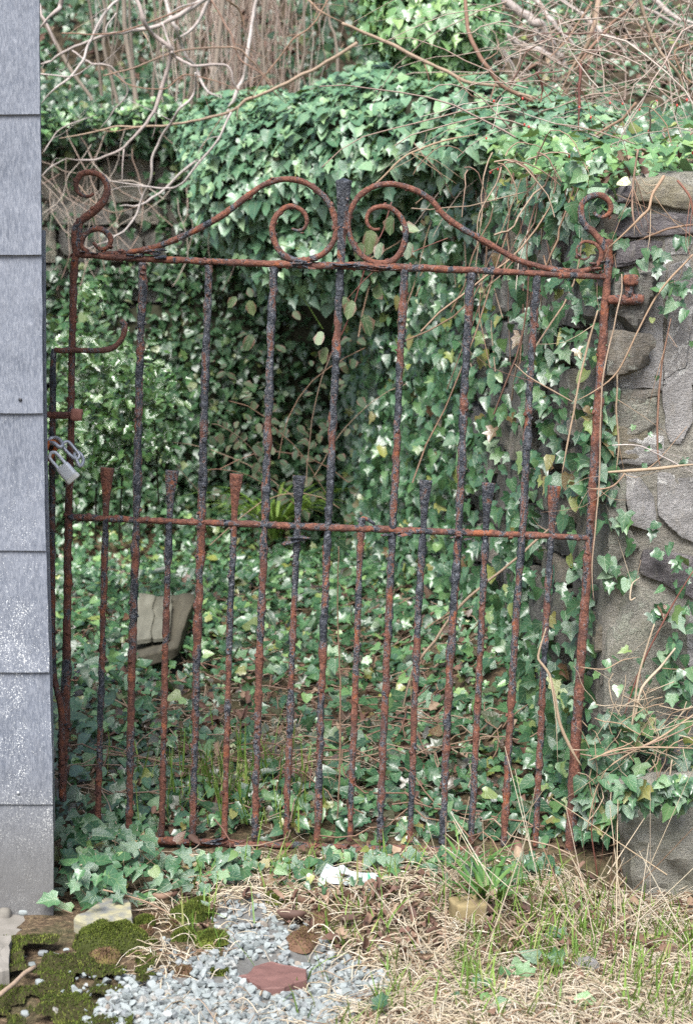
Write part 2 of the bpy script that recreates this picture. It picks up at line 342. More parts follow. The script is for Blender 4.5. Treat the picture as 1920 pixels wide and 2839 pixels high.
CLOD = mat_ramp('brown moss clod', [(0, (.10, .06, .04)), (.6, (.17, .10, .065)), (1, (.12, .11, .03))], .95, .1, 60, .3)
WOOD = mat_simple('rotten grey wood', (.045, .04, .03), (.12, .11, .08), 40, .85, .2, .6, .004, (1, .12, 1))
WOOD2 = mat_simple('pale rotten wood', (.06, .058, .042), (.19, .185, .145), 40, .85, .2, .7, .006, (1, .15, 1))
YWOOD = mat_simple('yellow board wood', (.30, .22, .11), (.42, .33, .19), 26, .85, .2, .5)
CLAY = mat_simple('fired clay', (.34, .20, .13), (.42, .28, .19), 40, .7)
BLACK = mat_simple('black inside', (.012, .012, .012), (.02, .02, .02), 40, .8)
GALV = mat_simple('galvanised steel', (.33, .35, .38), (.47, .49, .52), 120, .45, .5, .25, .001); GALV.node_tree.nodes['Principled BSDF'].inputs['Metallic'].default_value = .55
LOCK = mat_simple('silver padlock metal', (.62, .65, .68), (.72, .74, .76), 90, .42, .5, .15, .001); LOCK.node_tree.nodes['Principled BSDF'].inputs['Metallic'].default_value = .1
LOCKBASE = mat_simple('pale padlock bumper', (.60, .60, .56), (.66, .66, .62), 60, .5)
ORUST = mat_simple('fresh orange rust', (.36, .10, .03), (.52, .18, .06), 90, .8)
NUT = mat_simple('pinkish rust nut', (.26, .11, .08), (.36, .19, .15), 90, .85, .3, .5)
PLASTIC = mat_simple('white plastic wrapper', (.36, .40, .41), (.50, .53, .53), 25, .3, .5, .2)
PLGREEN = mat_simple('green print on wrapper', (.04, .30, .16), (.05, .34, .2), 25, .3)
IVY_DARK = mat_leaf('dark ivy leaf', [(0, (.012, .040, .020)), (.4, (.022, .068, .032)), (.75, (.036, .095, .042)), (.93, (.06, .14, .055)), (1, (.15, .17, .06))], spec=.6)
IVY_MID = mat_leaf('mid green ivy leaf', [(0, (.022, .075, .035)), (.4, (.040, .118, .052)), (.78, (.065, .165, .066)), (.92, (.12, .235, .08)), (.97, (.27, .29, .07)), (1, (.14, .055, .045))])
IVY_SHEEN = mat_leaf('blue green ivy leaf with painted sheen', [(0, (.035, .11, .055)), (.35, (.085, .20, .105)), (.75, (.16, .30, .165)), (1, (.25, .39, .18))], rough=.4)  # paler palette: sky sheen lightened into the leaf colour
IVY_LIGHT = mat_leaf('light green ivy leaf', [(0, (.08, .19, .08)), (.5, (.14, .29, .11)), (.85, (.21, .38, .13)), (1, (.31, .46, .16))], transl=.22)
IVY_BROWN = mat_leaf('purplish winter ivy leaf', [(0, (.06, .055, .045)), (.4, (.075, .10, .055)), (.8, (.11, .06, .05)), (1, (.05, .09, .04))], vein=(.2, .2, .14))
HOLLY = mat_leaf('holly leaf', [(0, (.025, .075, .02)), (.6, (.05, .125, .03)), (1, (.11, .19, .06))], rough=.22, lat=False)
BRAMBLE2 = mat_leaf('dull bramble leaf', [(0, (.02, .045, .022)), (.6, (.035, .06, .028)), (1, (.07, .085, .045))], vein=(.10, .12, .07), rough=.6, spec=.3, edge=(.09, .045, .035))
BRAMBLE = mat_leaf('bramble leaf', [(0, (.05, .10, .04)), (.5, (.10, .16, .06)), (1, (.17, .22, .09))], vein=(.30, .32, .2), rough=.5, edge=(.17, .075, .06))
BERRY = mat_simple('red bud', (.45, .03, .03), (.5, .06, .04), 40, .4, .5, 0)

# ------------------------------------------------------------------ leaf templates
def leaf_template(half, fan=(0, .36), curl=.16, cup=.22, wav=.04, seed=0):
    r = np.random.default_rng(seed); half = np.array(half, float)
    R = half.copy(); L = half[::-1][[not (abs(x) < 1e-6) for x, _ in half[::-1]]] * np.array((-1, 1))
    o = np.vstack([R, L]); o = o * (1 + r.normal(0, .05, o.shape)); v2 = np.vstack([np.array([fan]), o])
    z = cup * np.abs(v2[:, 0]) ** 1.3 - curl * np.clip(v2[:, 1], 0, 2) ** 2 + wav * r.normal(size=len(v2)); z[0] -= .03
    v = np.column_stack([v2, z]); n = len(o); t = np.array([(0, 1 + i, 1 + (i + 1) % n) for i in range(n)])
    return v, t, np.column_stack([v2[:, 0] + .5, v2[:, 1]])
IVY5 = [leaf_template([(0, .08), (.2, -.07), (.46, .1), (.30, .30), (.52, .58), (.2, .62), (0, 1.02)], seed=1),
        leaf_template([(0, .06), (.24, -.04), (.40, .14), (.33, .34), (.42, .56), (.19, .68), (0, 1.0)], curl=.25, seed=2),
        leaf_template([(0, .05), (.26, -.08), (.43, .12), (.44, .34), (.26, .66), (0, 1.0)], cup=.3, seed=3),
        leaf_template([(0, .08), (.22, -.1), (.52, .02), (.28, .28), (.40, .50), (.16, .60), (0, 1.08)], curl=.05, cup=.12, seed=4)]
DEADT = [leaf_template([(0, 0), (.2, .05), (.34, .3), (.22, .42), (.36, .6), (.14, .8), (0, 1.0)], cup=.75, curl=.45, wav=.12, seed=21), leaf_template([(0, 0), (.16, .12), (.24, .4), (.20, .7), (0, 1.05)], cup=1.0, curl=-.4, wav=.1, seed=22), leaf_template([(0, .05), (.3, -.02), (.4, .2), (.2, .5), (0, .8)], cup=.6, curl=.6, wav=.12, seed=23), leaf_template([(0, 0), (.1, .2), (.16, .5), (.1, .8), (0, 1.1)], cup=.9, curl=.5, wav=.1, seed=24)]
IVY5 += [leaf_template([(0, .04), (.25, -.06), (.40, .10), (.36, .36), (.17, .72), (0, 1.0)], cup=.28, seed=11), leaf_template([(0, .03), (.30, .02), (.37, .26), (.24, .62), (0, .95)], cup=.35, curl=.3, seed=12)]
IVY3 = [leaf_template([(0, .05), (.36, .05), (.42, .36), (0, 1.0)], seed=5), leaf_template([(0, .05), (.3, -.02), (.46, .3), (.2, .6), (0, 1.0)], cup=.3, seed=6)]
HOLLYT = [leaf_template([(0, 0), (.13, .1), (.28, .14), (.19, .3), (.33, .42), (.22, .56), (.26, .74), (.1, .8), (0, 1.05)], fan=(0, .45), cup=.5, seed=7)]
OVATE = [leaf_template([(0, 0), (.22, .1), (.36, .34), (.33, .58), (.18, .84), (0, 1.02)], fan=(0, .45), cup=.25, seed=8), leaf_template([(0, 0), (.2, .12), (.33, .4), (.25, .7), (0, 1.0)], fan=(0, .45), cup=.4, curl=.3, seed=9)]
def basis(nrm, tip):
    n = unit(nrm); t = unit(tip - (tip * n).sum(1, keepdims=True) * n); b = np.cross(t, n); return b, t, n
def leaves(root, mat, pos, nrm, tip, size, templates, parts=0, stuff='leaves', part='leaf', keepframe=True):
    """the leaves that show largest become parts, the rest one joined part"""
    pos = np.asarray(pos); b, t, n = basis(nrm, tip); N = len(pos); tid = rng.integers(0, len(templates), N)
    px, py, w = proj(pos); vis = (px > -30) & (px < 1950) & (py > -30) & (py < 2870) & (w > .3)
    sc = np.where(vis, size / w * (.4 + .6 * np.abs((n * unit(CAM - pos)).sum(1))), 0)
    big = set(np.argsort(-sc)[:parts].tolist()) if parts else set()
    meshes = [MB().add(v, None, tt, 0., uv).mesh(part, mat) for v, tt, uv in templates] if parts else None
    off = parent_loc(root) if root else Vector((0, 0, 0))
    for i in sorted(big):
        o = bpy.data.objects.new(part, meshes[tid[i]]); col.objects.link(o); o.parent = root
        M = Matrix([[*(np.array((b[i][k], t[i][k], n[i][k])) * size[i]), pos[i][k] - off[k]] for k in range(3)] + [[0, 0, 0, 1]]); o.matrix_basis = M
    rest = np.array([i not in big for i in range(N)]); mb = MB()
    for k, (v, tt, uv) in enumerate(templates):
        s = np.where(rest & (tid == k))[0]
        if not len(s): continue
        bend = rng.normal(0, .16, (len(s), 1, 1)) * (v[None, :, 1:2] ** 2) + rng.normal(0, .22, (len(s), 1, 1)) * np.abs(v[None, :, :1]); asp = rng.uniform(.8, 1.18, (len(s), 1, 1))
        vv = pos[s][:, None] + size[s][:, None, None] * (bend * n[s][:, None]) + size[s][:, None, None] * (v[None, :, :1] * asp * b[s][:, None] + v[None, :, 1:2] * t[s][:, None] + v[None, :, 2:] * n[s][:, None])
        ff = (tt[None] + (np.arange(len(s)) * len(v))[:, None, None]).reshape(-1, 3)
        mb.add(vv.reshape(-1, 3), None, ff, np.repeat(rng.random(len(s)), len(v)), np.tile(uv, (len(s), 1)))
    if mb.n:
        o = mb.build(stuff, mat, root); o['kind'] = 'stuff'; return o
def rn(n, s=1.): return rng.normal(0, s, (n, 3))
def U(a, b, n): return rng.uniform(a, b, n)

# ------------------------------------------------------------------ the ground
def xw(y): return .56 - .09 * np.asarray(y)              # inner face of the right-hand wall
def gh(x, y):
    p = np.stack([np.asarray(x) * 1., np.asarray(y) * 1., np.zeros_like(np.asarray(x) * 1.)], -1)
    yy = np.asarray(y); return -.07 * np.clip((np.asarray(x) - .42) / .12, 0, 1) * np.clip(-yy / .1, 0, 1) * np.clip((yy + .75) / .3, 0, 1) - .034 * np.exp(-(yy / .2) ** 2) + .018 * np.clip(np.abs(yy) / .35, .25, 1) * fbm(p * 3, 3) + .006 * fbm(p * 22, 2) + .16 * np.exp(-((xw(y) - x) / .22) ** 2) * np.clip((y - .1) / .8, 0, 1) * (x < xw(y)) + .25 * np.clip((np.asarray(y) - 3.3) / .7, 0, 1) ** 2 * (x < .6)
xs = np.concatenate([[-120, -40, -12, -5], np.linspace(-2.4, 1.4, 153), [3, 10, 40, 120]])
ys = np.concatenate([[-120, -40, -12, -4], np.linspace(-1.6, 4.1, 229), [9, 30, 120]])
X, Y = np.meshgrid(xs, ys); Zg = np.where((np.abs(X) < 3) & (Y > -3) & (Y < 5), gh(X, Y), 0)
k = np.arange(X.size).reshape(X.shape)
q = np.stack([k[:-1, :-1], k[:-1, 1:], k[1:, 1:], k[1:, :-1]], -1).reshape(-1, 4)
tag(MB().add(np.stack([X, Y, Zg], -1).reshape(-1, 3), q).build('ground', SOIL), kind='structure')
# bank behind and beside the walls
def bz(x, y):
    p = np.stack([x, y, 0 * x], -1); back = 1.72 + .62 * np.clip(y - 4.3, 0, 5); side = 1.32 + .15 * np.clip(y, 0, 4.3)
    s = np.clip((x - xw(np.minimum(y, 4))) / .5, 0, 1); w = np.clip((y - 4.0) / .5, 0, 1)
    return np.where(y > 4.1, np.maximum(back, side * s), side) + .10 * fbm(p * 1.3, 3) * np.clip((y - .2) / .5, 0, 1) - .04
xs = np.linspace(-7, 7, 141); ys = np.linspace(.25, 12, 118); X, Y = np.meshgrid(xs, ys); Zb = bz(X, Y)
k = np.arange(X.size).reshape(X.shape); ok = (X > xw(np.minimum(Y, 4.2)) + .12) | (Y > 4.2)
q = np.stack([k[:-1, :-1], k[:-1, 1:], k[1:, 1:], k[1:, :-1]], -1).reshape(-1, 4); q = q[ok.ravel()[q].all(1)]
tag(MB().add(np.stack([X, Y, Zb], -1).reshape(-1, 3), q).build('bank', BANK), kind='structure')

# ------------------------------------------------------------------ slate hung wall, left edge
SY = -.47
bw = thing('slate_wall', 'grey slate hung wall end with white speckles, beside the padlocked side of the gate', 'wall', (-.8, SY, 0))
zs = [P(60, y, SY)[2] for y in (-420, -70, 318, 707, 1145, 1525, 1862, 2227, 2545)]
xr = [P(x, y, SY)[0] for x, y in zip((112, 112, 113, 118, 121, 129, 140, 149, 151), (-420, -70, 318, 707, 1145, 1525, 1862, 2227, 2545))]
m = MB(); add_box(m, (-1.06, -.19, 1.0), (.40, .215, 1.15), n=1, k=60); m.build('wall_core', CONCRETE, bw)
m = MB(); add_box(m, (-.94, SY + .035, 1.0), (.385, .018, 1.12), n=2, k=60); m.build('batten_board', SLATE, bw)
for i in range(1, len(zs)):
    top = zs[i - 1] + .09; bot = zs[i]; cz = (top + bot) / 2; hz = (top - bot) / 2; x1 = xr[i]
    for c in range(3):
        w = .25; xa = x1 - c * w - (.125 if i % 2 and c else 0); xb = x1 - (c + 1) * w + .003 - (.125 if i % 2 else 0)
        m = MB(); v, qq = BT[8]; v = v * np.array(((xa - xb) / 2, .0034, hz))
        edge = np.abs(v[:, 0]) > (xa - xb) / 2 - 1e-5; v[:, 0] += edge * .0010 * vn(np.column_stack([v[:, 2] * 60, 0 * v[:, 0], 0 * v[:, 0] + i]))
        lo = v[:, 2] < -hz + 1e-5; v[:, 2] += lo * 0.0005 * vn(np.column_stack([v[:, 0] * 50, 0 * v[:, 0], 0 * v[:, 0] + i * 3 + c]))
        v = v @ rot('X', -.022).T; v[:, 0] += -(xr[i] - xr[i - 1]) / (zs[i - 1] - zs[i]) * .8 * (v[:, 2] + hz)
        m.add(v + np.array(((xa + xb) / 2, SY + random.uniform(-.001, .001), cz)), qq); m.build('slate', SLATE, bw, False)
for (nx, ny) in ((51, 2198), (57, 1108)):
    c = P(nx, ny, SY - .008); m = MB(); add_box(m, c, (.0034, .003, .0034), n=3, k=2); m.build('nail', GALV if ny > 2000 else IRON, bw)
m = MB()   # thin cloak strip standing behind the slate edges
tube(m, [P(122, 640, SY + .03), P(125, 1100, SY + .03), P(133, 1500, SY + .03), P(142, 1900, SY + .025), P(149, 2300, SY + .02)], .0035, 4, .05, flat=2.2); m.build('edge_strip', SLATE, bw, False)
m = MB(); v, qq = rbox(8, 14); v = v * np.array((.5, .13, .045)); v += .010 * fbm(v * 14, 3)[:, None]
m.add(v + np.array((-1.05, -.58, -.035)), qq); o = m.build('footing', CONCRETE, bw)

# ------------------------------------------------------------------ the iron gate
gate = thing('iron_gate', 'rusty wrought iron garden gate with scrolls and flaking dark paint', 'gate', tuple(P(900, 2345, 0)))
def pr(w, Y=0.): return w / 2 / FPX * (Y + 3.4)
def iron(name, pts, w, Y=0., sides=9, lump=.16, parent=gate, mat=IRON, flat=1., twist=0):
    if name in ('top_rail', 'middle_rail', 'bottom_rail', 'scroll', 'drop_bolt', 'guide_strap', 'broken_hook', 'stile') and mat is IRON: mat = IRON_RUST
    pts = np.asarray(pts, float); m = MB(); tube(m, P(pts[:, 0], pts[:, 1], Y), [pr(a) for a in np.atleast_1d(w)], sides, .0045, lump, random.uniform(0, 90), flat=flat, twist=twist); W = smooth_path(P(pts[:, 0], pts[:, 1], Y), .01); r0 = pr(np.mean(w))
    for _ in range(int(len(W) * .22) if mat in (IRON, IRON_RUST) else 0):
        i = random.randrange(len(W) - 1); an = random.uniform(0, 6.28); d = unit(np.cross(W[i + 1] - W[i], np.array((math.cos(an), math.sin(an), .31)))); v, qq = rbox(3, 4); v = v * np.array((random.uniform(.002, .006), random.uniform(.002, .0055), random.uniform(.0008, .0024))); v += .0012 * vn(v * 500 + an * 9)[:, None]
        R_ = np.array(Vector(d).to_track_quat('Z', 'Y').to_matrix()) @ rot('X', random.gauss(0, .35)) @ rot('Z', random.uniform(0, 3)); m.add(v @ R_.T + W[i] + d * r0 * random.uniform(.85, 1.12), qq)
    return m.build(name, mat, parent)
def flakes(parent, spots, Y=-.008):
    for (px, py, n, w, h) in spots:
        c = P(px, py, Y); m = MB()
        for _ in range(n):
            cc = c + np.array((random.gauss(0, w * .4), random.gauss(0, .004), random.gauss(0, h * .5)))
            v, qq = rbox(4, 5); v = v * np.array((w * random.uniform(.12, .45), random.uniform(.003, .008), random.uniform(.0007, .0022)))
            v[:, 2] += .25 * np.abs(v[:, 0]) * random.uniform(-.5, .5); v += .0016 * vn(v * 300 + random.uniform(0, 50))[:, None]
            m.add(v @ rot('Y', random.gauss(0, .12)).T @ rot('X', random.gauss(0, .3)).T + cc, qq)
        m.build('rust_flakes', IRON, parent)['kind'] = 'stuff'
stl = iron('stile', D([(184, 500), (176, 560), (169, 605), (166, 700), (163, 850), (161, 1000), (156, 1180), (153, 1400), (150, 1560), (145, 1700), (143, 1818)]), [19, 22, 22, 20, 21, 23, 23, 24, 32, 30, 22], sides=8, lump=.2)
stl['label'] = 'latch stile with thick flaking lower end'
iron('stile', D([(1380, 545), (1378, 620), (1369, 740), (1358, 900), (1348, 1050), (1338, 1200), (1328, 1350), (1317, 1500), (1308, 1640), (1299, 1800), (1293, 1975)]), [24, 26, 27, 28, 27, 28, 29, 27, 30, 36, 33], sides=8, lump=.2)['label'] = 'hinge stile leaning towards the stone pier'
iron('top_rail', D([(172, 577), (300, 586), (430, 592), (560, 597), (700, 602), (850, 605), (1000, 611), (1150, 617), (1280, 624), (1378, 628)]), [20, 19, 20, 21, 22, 24, 22, 19, 20, 19], sides=8, lump=.2, flat=1.25)
iron('middle_rail', D([(160, 1174), (300, 1180), (450, 1186), (600, 1191), (750, 1197), (900, 1203), (1050, 1209), (1200, 1215), (1333, 1221)]), [19, 18, 19, 20, 21, 20, 20, 19, 18], sides=8, lump=.2, flat=1.25)
iron('bottom_rail', D([(182, 1900), (350, 1907), (480, 1913), (650, 1918), (800, 1924), (950, 1928), (1100, 1931), (1290, 1936)]), [20, 23, 21, 20, 21, 23, 20, 21], sides=8, lump=.25, flat=1.3)
tall = [((325, 596), (317, 850), (310, 1178), (300, 1500), (293, 1895)), ((475, 602), (466, 850), (457, 1186), (447, 1500), (437, 1900)), ((621, 606), (612, 850), (601, 1192), (589, 1500), (578, 1905)),
        ((773, 612), (760, 850), (745, 1198), (732, 1500), (720, 1908)), ((918, 612), (906, 850), (891, 1204), (877, 1500), (861, 1912)), ((1068, 618), (1055, 850), (1040, 1210), (1021, 1500), (1003, 1915)), ((1218, 626), (1203, 850), (1184, 1216), (1164, 1500), (1142, 1918))]
for i, p in enumerate(tall):
    w = [23, 22 + (i % 3), 23, 23 + random.uniform(-2, 2), 24, 24 + random.uniform(-2, 2), 23, 22, 21]
    iron('tall_bar', D(p), w, sides=10, lump=.29)
short = [((245, 1062), (240, 1180), (233, 1450), (222, 1895)), ((391, 1068), (385, 1184), (376, 1450), (367, 1898)), ((537, 1076), (531, 1190), (521, 1450), (509, 1903)), ((679, 1080), (675, 1194), (664, 1450), (649, 1906)),
         ((826, 1185), (819, 1200), (810, 1450), (793, 1908)), ((966, 1090), (960, 1206), (946, 1450), (930, 1912)), ((1108, 1096), (1101, 1212), (1090, 1450), (1068, 1915)), ((1257, 1103), (1250, 1218), (1236, 1450), (1214, 1920))]
for i, p in enumerate(short):
    b = iron('short_bar', D([p[1 if i != 4 else 0]] + list(p[2:]) if i != 4 else list(p)), [21, 20, 19 + random.uniform(-1, 2), 20, 19], sides=10, lump=.28)
    if i == 4: b['label'] = 'short bar snapped off to a bent stub'
    else:
        x, y = p[0]; x2, y2 = p[1]; m = MB()
        pts = D([(x, y), (x + (x2 - x) * .3, y + 22), (x + (x2 - x) * .6, y + 55), (x2, y2)]); pts = np.array(pts)
        tube(m, P(pts[:, 0], pts[:, 1], 0.), [pr(52), pr(44), pr(31), pr(25), pr(23)], 4, .0035, .05, random.uniform(0, 90), flat=.5, cap=.02)
        m.build('spike', IRON_PAINT if i == 5 else (IRON_RUST if i in (0, 2, 7) else IRON), b)
iron('broken_hook', D([(822, 1195), (817, 1183), (824, 1176), (836, 1180), (850, 1190)]), [13, 13, 12, 9], sides=7)
fin = iron('finial', D([(780, 411), (779, 440), (777, 480), (775, 540), (773, 602)]), [62, 47, 36, 33, 31], sides=4, lump=.07, flat=.6)
# scrolls, traced
iron('scroll', QA([(0, 0)]) and Z1([(345, 1150), (340, 1080), (345, 1030), (385, 990), (430, 955), (475, 905), (487, 850), (465, 805), (420, 783), (375, 788), (350, 820), (348, 860), (375, 888), (410, 890), (425, 878)]), [20, 21, 20, 22, 23, 22, 20, 18, 16, 15, 12, 9], sides=8, lump=.14)
iron('scroll', Z1([(400, 1145), (372, 1120), (380, 1075), (415, 1045), (460, 1040), (497, 1070), (503, 1100), (485, 1125), (455, 1130), (432, 1112), (425, 1100)]), [16, 15, 15, 16, 17, 15, 12, 9], sides=8, lump=.14)
iron('scroll', Z1([(480, 1152), (600, 1143), (730, 1113), (860, 1058), (970, 1002), (1050, 948), (1130, 885), (1200, 838), (1285, 814), (1370, 824), (1440, 865), (1497, 930), (1524, 1010), (1518, 1085), (1480, 1140), (1425, 1172), (1350, 1182), (1290, 1160), (1250, 1110), (1236, 1040), (1252, 985), (1290, 945), (1335, 938), (1375, 960), (1393, 1000), (1382, 1035), (1350, 1047), (1325, 1038)]),
     [14, 16, 17, 18, 18, 18, 17, 17, 18, 18, 17, 18, 19, 18, 17, 14, 9], sides=8, lump=.13, flat=1.15)
iron('scroll', Z4([(1010, 92), (930, 78), (860, 58), (780, 36)]) + Z2([(690, 1132), (590, 1075), (500, 1022), (440, 975), (390, 915), (330, 872), (250, 843), (170, 836), (95, 862), (38, 915), (10, 985), (12, 1060), (45, 1130), (95, 1180), (160, 1195), (215, 1178), (255, 1125), (268, 1050), (245, 985), (200, 945), (150, 938), (108, 955), (92, 990), (100, 1025), (125, 1042), (150, 1040)]),
     [14, 16, 17, 18, 18, 18, 17, 17, 18, 18, 17, 18, 19, 18, 17, 14, 9], sides=8, lump=.13, flat=1.15)
iron('scroll', QB([(700, 960), (690, 860), (640, 740), (560, 640), (470, 560), (420, 480), (410, 370), (440, 290), (520, 235), (610, 230), (690, 280), (720, 360), (690, 430), (630, 455), (570, 440), (545, 405)]), [24, 23, 22, 21, 20, 21, 20, 18, 17, 17, 16, 15, 12, 9], sides=8, lump=.13)
iron('scroll', QB([(60, 980), (240, 1010), (400, 1015), (520, 985), (600, 920), (620, 830), (580, 750), (510, 715), (430, 715), (375, 770), (365, 830), (400, 885), (450, 895), (495, 870)]), [13, 15, 14, 14, 15, 17, 15, 12, 10, 8, 7, 6], sides=8, lump=.14)
# latch rod with its bent handle, guide strap and nut
lr = iron('drop_bolt', QA([(1030, 40), (1065, 60), (1070, 130), (1040, 220), (960, 310), (850, 340), (700, 345), (560, 340), (420, 345), (345, 335)]), [17, 17, 16, 17, 18, 17, 17, 18, 17], Y=-.012, sides=8, lump=.16)
iron('bolt_rod', QA([(345, 330), (330, 430), (325, 700), (325, 1000), (320, 1400), (320, 1800), (318, 2300)]) + D([(121, 1500), (128, 1560), (140, 1620), (140, 1810)]), [17, 19, 19, 18, 19, 18, 20, 18, 22, 16], Y=-.012, sides=8, lump=.18, parent=lr)
iron('guide_strap', QA([(235, 1000), (330, 1012), (480, 1015), (560, 1012)]), [17, 20, 21, 20], Y=-.016, sides=8, lump=.12)
c = P(*QA([(572, 1010)])[0], -.022); m = MB(); add_box(m, c, (.0115, .012, .0125), rot('Y', .1), 4, 9, .0008, 200); m.build('nut', NUT, gate)
for (px, py) in D([(176, 575), (176, 600)]): pass
flakes(gate, [(430, 705, 7, .045, .008), (380, 712, 4, .03, .006), (1040, 742, 9, .05, .01), (960, 738, 6, .05, .008), (850, 728, 5, .04, .008), (820, 1490, 7, .05, .008), (1100, 1478, 6, .04, .008), (1660, 740, 6, .02, .012), (225, 705, 5, .02, .02),
              (550, 2335, 5, .06, .006), (900, 2352, 6, .06, .006), (1250, 2365, 6, .06, .006), (1275, 1490, 5, .03, .006), (205, 1860, 6, .012, .05), (190, 2050, 6, .012, .05), (1585, 2330, 6, .016, .06)])
# chain and padlock
chain = thing('chain', 'short steel chain with one orange rusted link looped on the latch stile', 'chain', tuple(P(150, 1240, -.035)))
def link(pts, w, mat, dy=0., y0=-.04):
    pts = np.array(QA(pts)); n = len(pts); Yv = y0 + dy * np.sin(np.linspace(0, 2 * math.pi, n)); m = MB()
    tube(m, P(pts[:, 0], pts[:, 1], Yv), pr(w), 8, .002); m.build('link', mat, chain)
link([(290, 1300), (300, 1262), (350, 1250), (400, 1275), (425, 1325), (395, 1345), (340, 1310), (290, 1300)], 12, GALV, .012)
link([(420, 1310), (480, 1290), (540, 1350), (600, 1430), (570, 1470), (520, 1440), (450, 1370), (420, 1310)], 10, GALV, .008, -.036)
link([(545, 1425), (590, 1400), (630, 1440), (640, 1500), (610, 1545), (580, 1500), (545, 1425)], 10, GALV, .014, -.034)
link([(275, 1310), (250, 1380), (250, 1450), (290, 1470), (330, 1410), (360, 1330), (320, 1290), (275, 1310)], 13, ORUST, -.012, -.045)
link([(240, 1320), (290, 1290), (350, 1300), (390, 1330), (340, 1360), (270, 1345), (240, 1320)], 15, ORUST, -.012, -.02)
pl = thing('padlock', 'small silver padlock with pale base hanging from the rusty chain', 'padlock', tuple(P(*QA([(490, 1625)])[0], -.06)))
c = P(*QA([(470, 1600)])[0], -.06); R = rot('Y', math.radians(-40)) ; R = rot('Y', math.radians(40)).T @ rot('Z', .25)
R = rot('Y', math.radians(-40)); m = MB(); add_box(m, c, (.0145, .009, .0165), R, 5, 10); m.build('lock_body', LOCK, pl)
m = MB(); add_box(m, c + R @ np.array((0, 0, -.0185)), (.0155, .010, .0055), R, 5, 9); m.build('lock_base', LOCKBASE, pl)
m = MB(); tube(m, [c + R @ np.array(a) for a in ((-.009, 0, .014), (-.009, 0, .040), (-.006, 0, .047), (0, 0, .050), (.006, 0, .047), (.009, 0, .040), (.009, 0, .014))], .0036, 8, .002); m.build('shackle', LOCK, pl)

# ------------------------------------------------------------------ stone walls
def chop(v, r, m=4, lo=.86, hi=1.12):
    for _ in range(m):
        d = unit(r.normal(size=3) * np.array((1, .7, 1))); lim = r.uniform(lo, hi); s = v @ d; v = v - np.clip(s - lim, 0, None)[:, None] * d
    return v
def quad_stone(parent, c4, Y, depth, mat, n=20, rough=.009, k=60, label=None, bulge=.004):
    """a facing stone: four picture corners (top left, top right, bottom right, bottom left) on the plane Y, thickness behind it"""
    c = np.array(c4, float); W = P(c[:, 0], c[:, 1], Y); v, qq = rbox(n, k); v = chop(v, rng, 5, 1.18, 1.42); u = (v[:, 0] + 1) / 2; w = (1 - v[:, 2]) / 2
    p = (W[0] * ((1 - u) * (1 - w))[:, None] + W[1] * (u * (1 - w))[:, None] + W[2] * (u * w)[:, None] + W[3] * ((1 - u) * w)[:, None])
    p[:, 1] = Y + (v[:, 1] + 1) / 2 * depth - bulge * (1 - v[:, 0] ** 2) * (1 - v[:, 2] ** 2) * (v[:, 1] < 0)
    s = random.uniform(0, 99); p += rough * np.stack([fbm(p * 11 + s, 3), fbm(p * 16 + s + 9, 5) * .75 + .5 * np.round(2 * fbm(p * np.array((3, 1, 6)) + s, 2)) * .5, fbm(p * 11 + s + 31, 3)], -1)
    o = MB().add(p, qq).build('stone', mat, parent, sharp=24)
    if label: o['label'] = label
    return o
pier = thing('stone_pier', 'mortared rubble stone gate pier on the hinge side, with ivy over it', 'pier', (1.0, .3, 0))
v, qq = rbox(20, 20); v = v * np.array((.75, .308, .735)); v += .010 * np.stack([fbm(v * 9 + 3, 3), fbm(v * 9 + 40, 4), fbm(v * 9 + 70, 3)], -1)
MB().add(v + np.array((1.31, .36, .69)), qq).build('mortar_core', MORTAR, pier)
PY = .05
for args in [([(1762, 486), (1925, 496), (1925, 582), (1758, 562)], TANROCK, 'tan slab near the top of the pier'), ([(1722, 510), (1756, 515), (1752, 562), (1716, 560)], DARKROCK, None), ([(1728, 585), (1925, 592), (1925, 650), (1700, 668)], DARKROCK, 'dark purple layered slate stone'), ([(1705, 676), (1840, 664), (1838, 716), (1700, 740)], DARKROCK, None),
             ([(1845, 662), (1925, 658), (1925, 712), (1842, 722)], PALEROCK, None), ([(1694, 752), (1842, 728), (1834, 1090), (1694, 1085)], PROCK, 'large purple grey stone beside the hinge pin'), ([(1850, 730), (1925, 720), (1925, 1010), (1840, 1060)], PALEROCK, None), ([(1838, 1072), (1925, 1020), (1925, 1235), (1842, 1220)], PALEROCK, None),
             ([(1692, 1096), (1832, 1100), (1836, 1200), (1700, 1195)], GREENROCK, None), ([(1702, 1205), (1836, 1210), (1830, 1290), (1706, 1290)], PALEROCK, None), ([(1736, 1308), (1820, 1318), (1814, 1474), (1742, 1450)], PROCK, 'dark smooth faced stone block'), ([(1824, 1312), (1925, 1318), (1925, 1508), (1820, 1474)], PALEROCK, None), ([(1690, 1300), (1732, 1304), (1736, 1450), (1680, 1460)], GREENROCK, None),
             ([(1690, 1470), (1745, 1465), (1780, 1520), (1690, 1590)], GREENROCK, None), ([(1790, 1512), (1925, 1548), (1925, 1664), (1772, 1588)], DARKROCK, 'dark purple wedge stone'), ([(1700, 1606), (1925, 1682), (1925, 2050), (1672, 1985)], GREENROCK, 'largest pale green slab of the pier'), ([(1650, 1995), (1800, 2035), (1790, 2150), (1680, 2190)], ROCK, None), ([(1806, 2050), (1925, 2070), (1925, 2150), (1800, 2150)], PROCK, None),
             ([(1722, 2200), (2000, 2165), (2010, 2590), (1752, 2570)], GREENROCK, 'mossy slab at the foot of the pier')]:
    low = args[0][0] == (1722, 2200); quad_stone(pier, args[0], -.12 if low else PY + random.uniform(-.010, .004), .42 if low else .2, args[1], label=args[2], rough=.022 if low else .009)

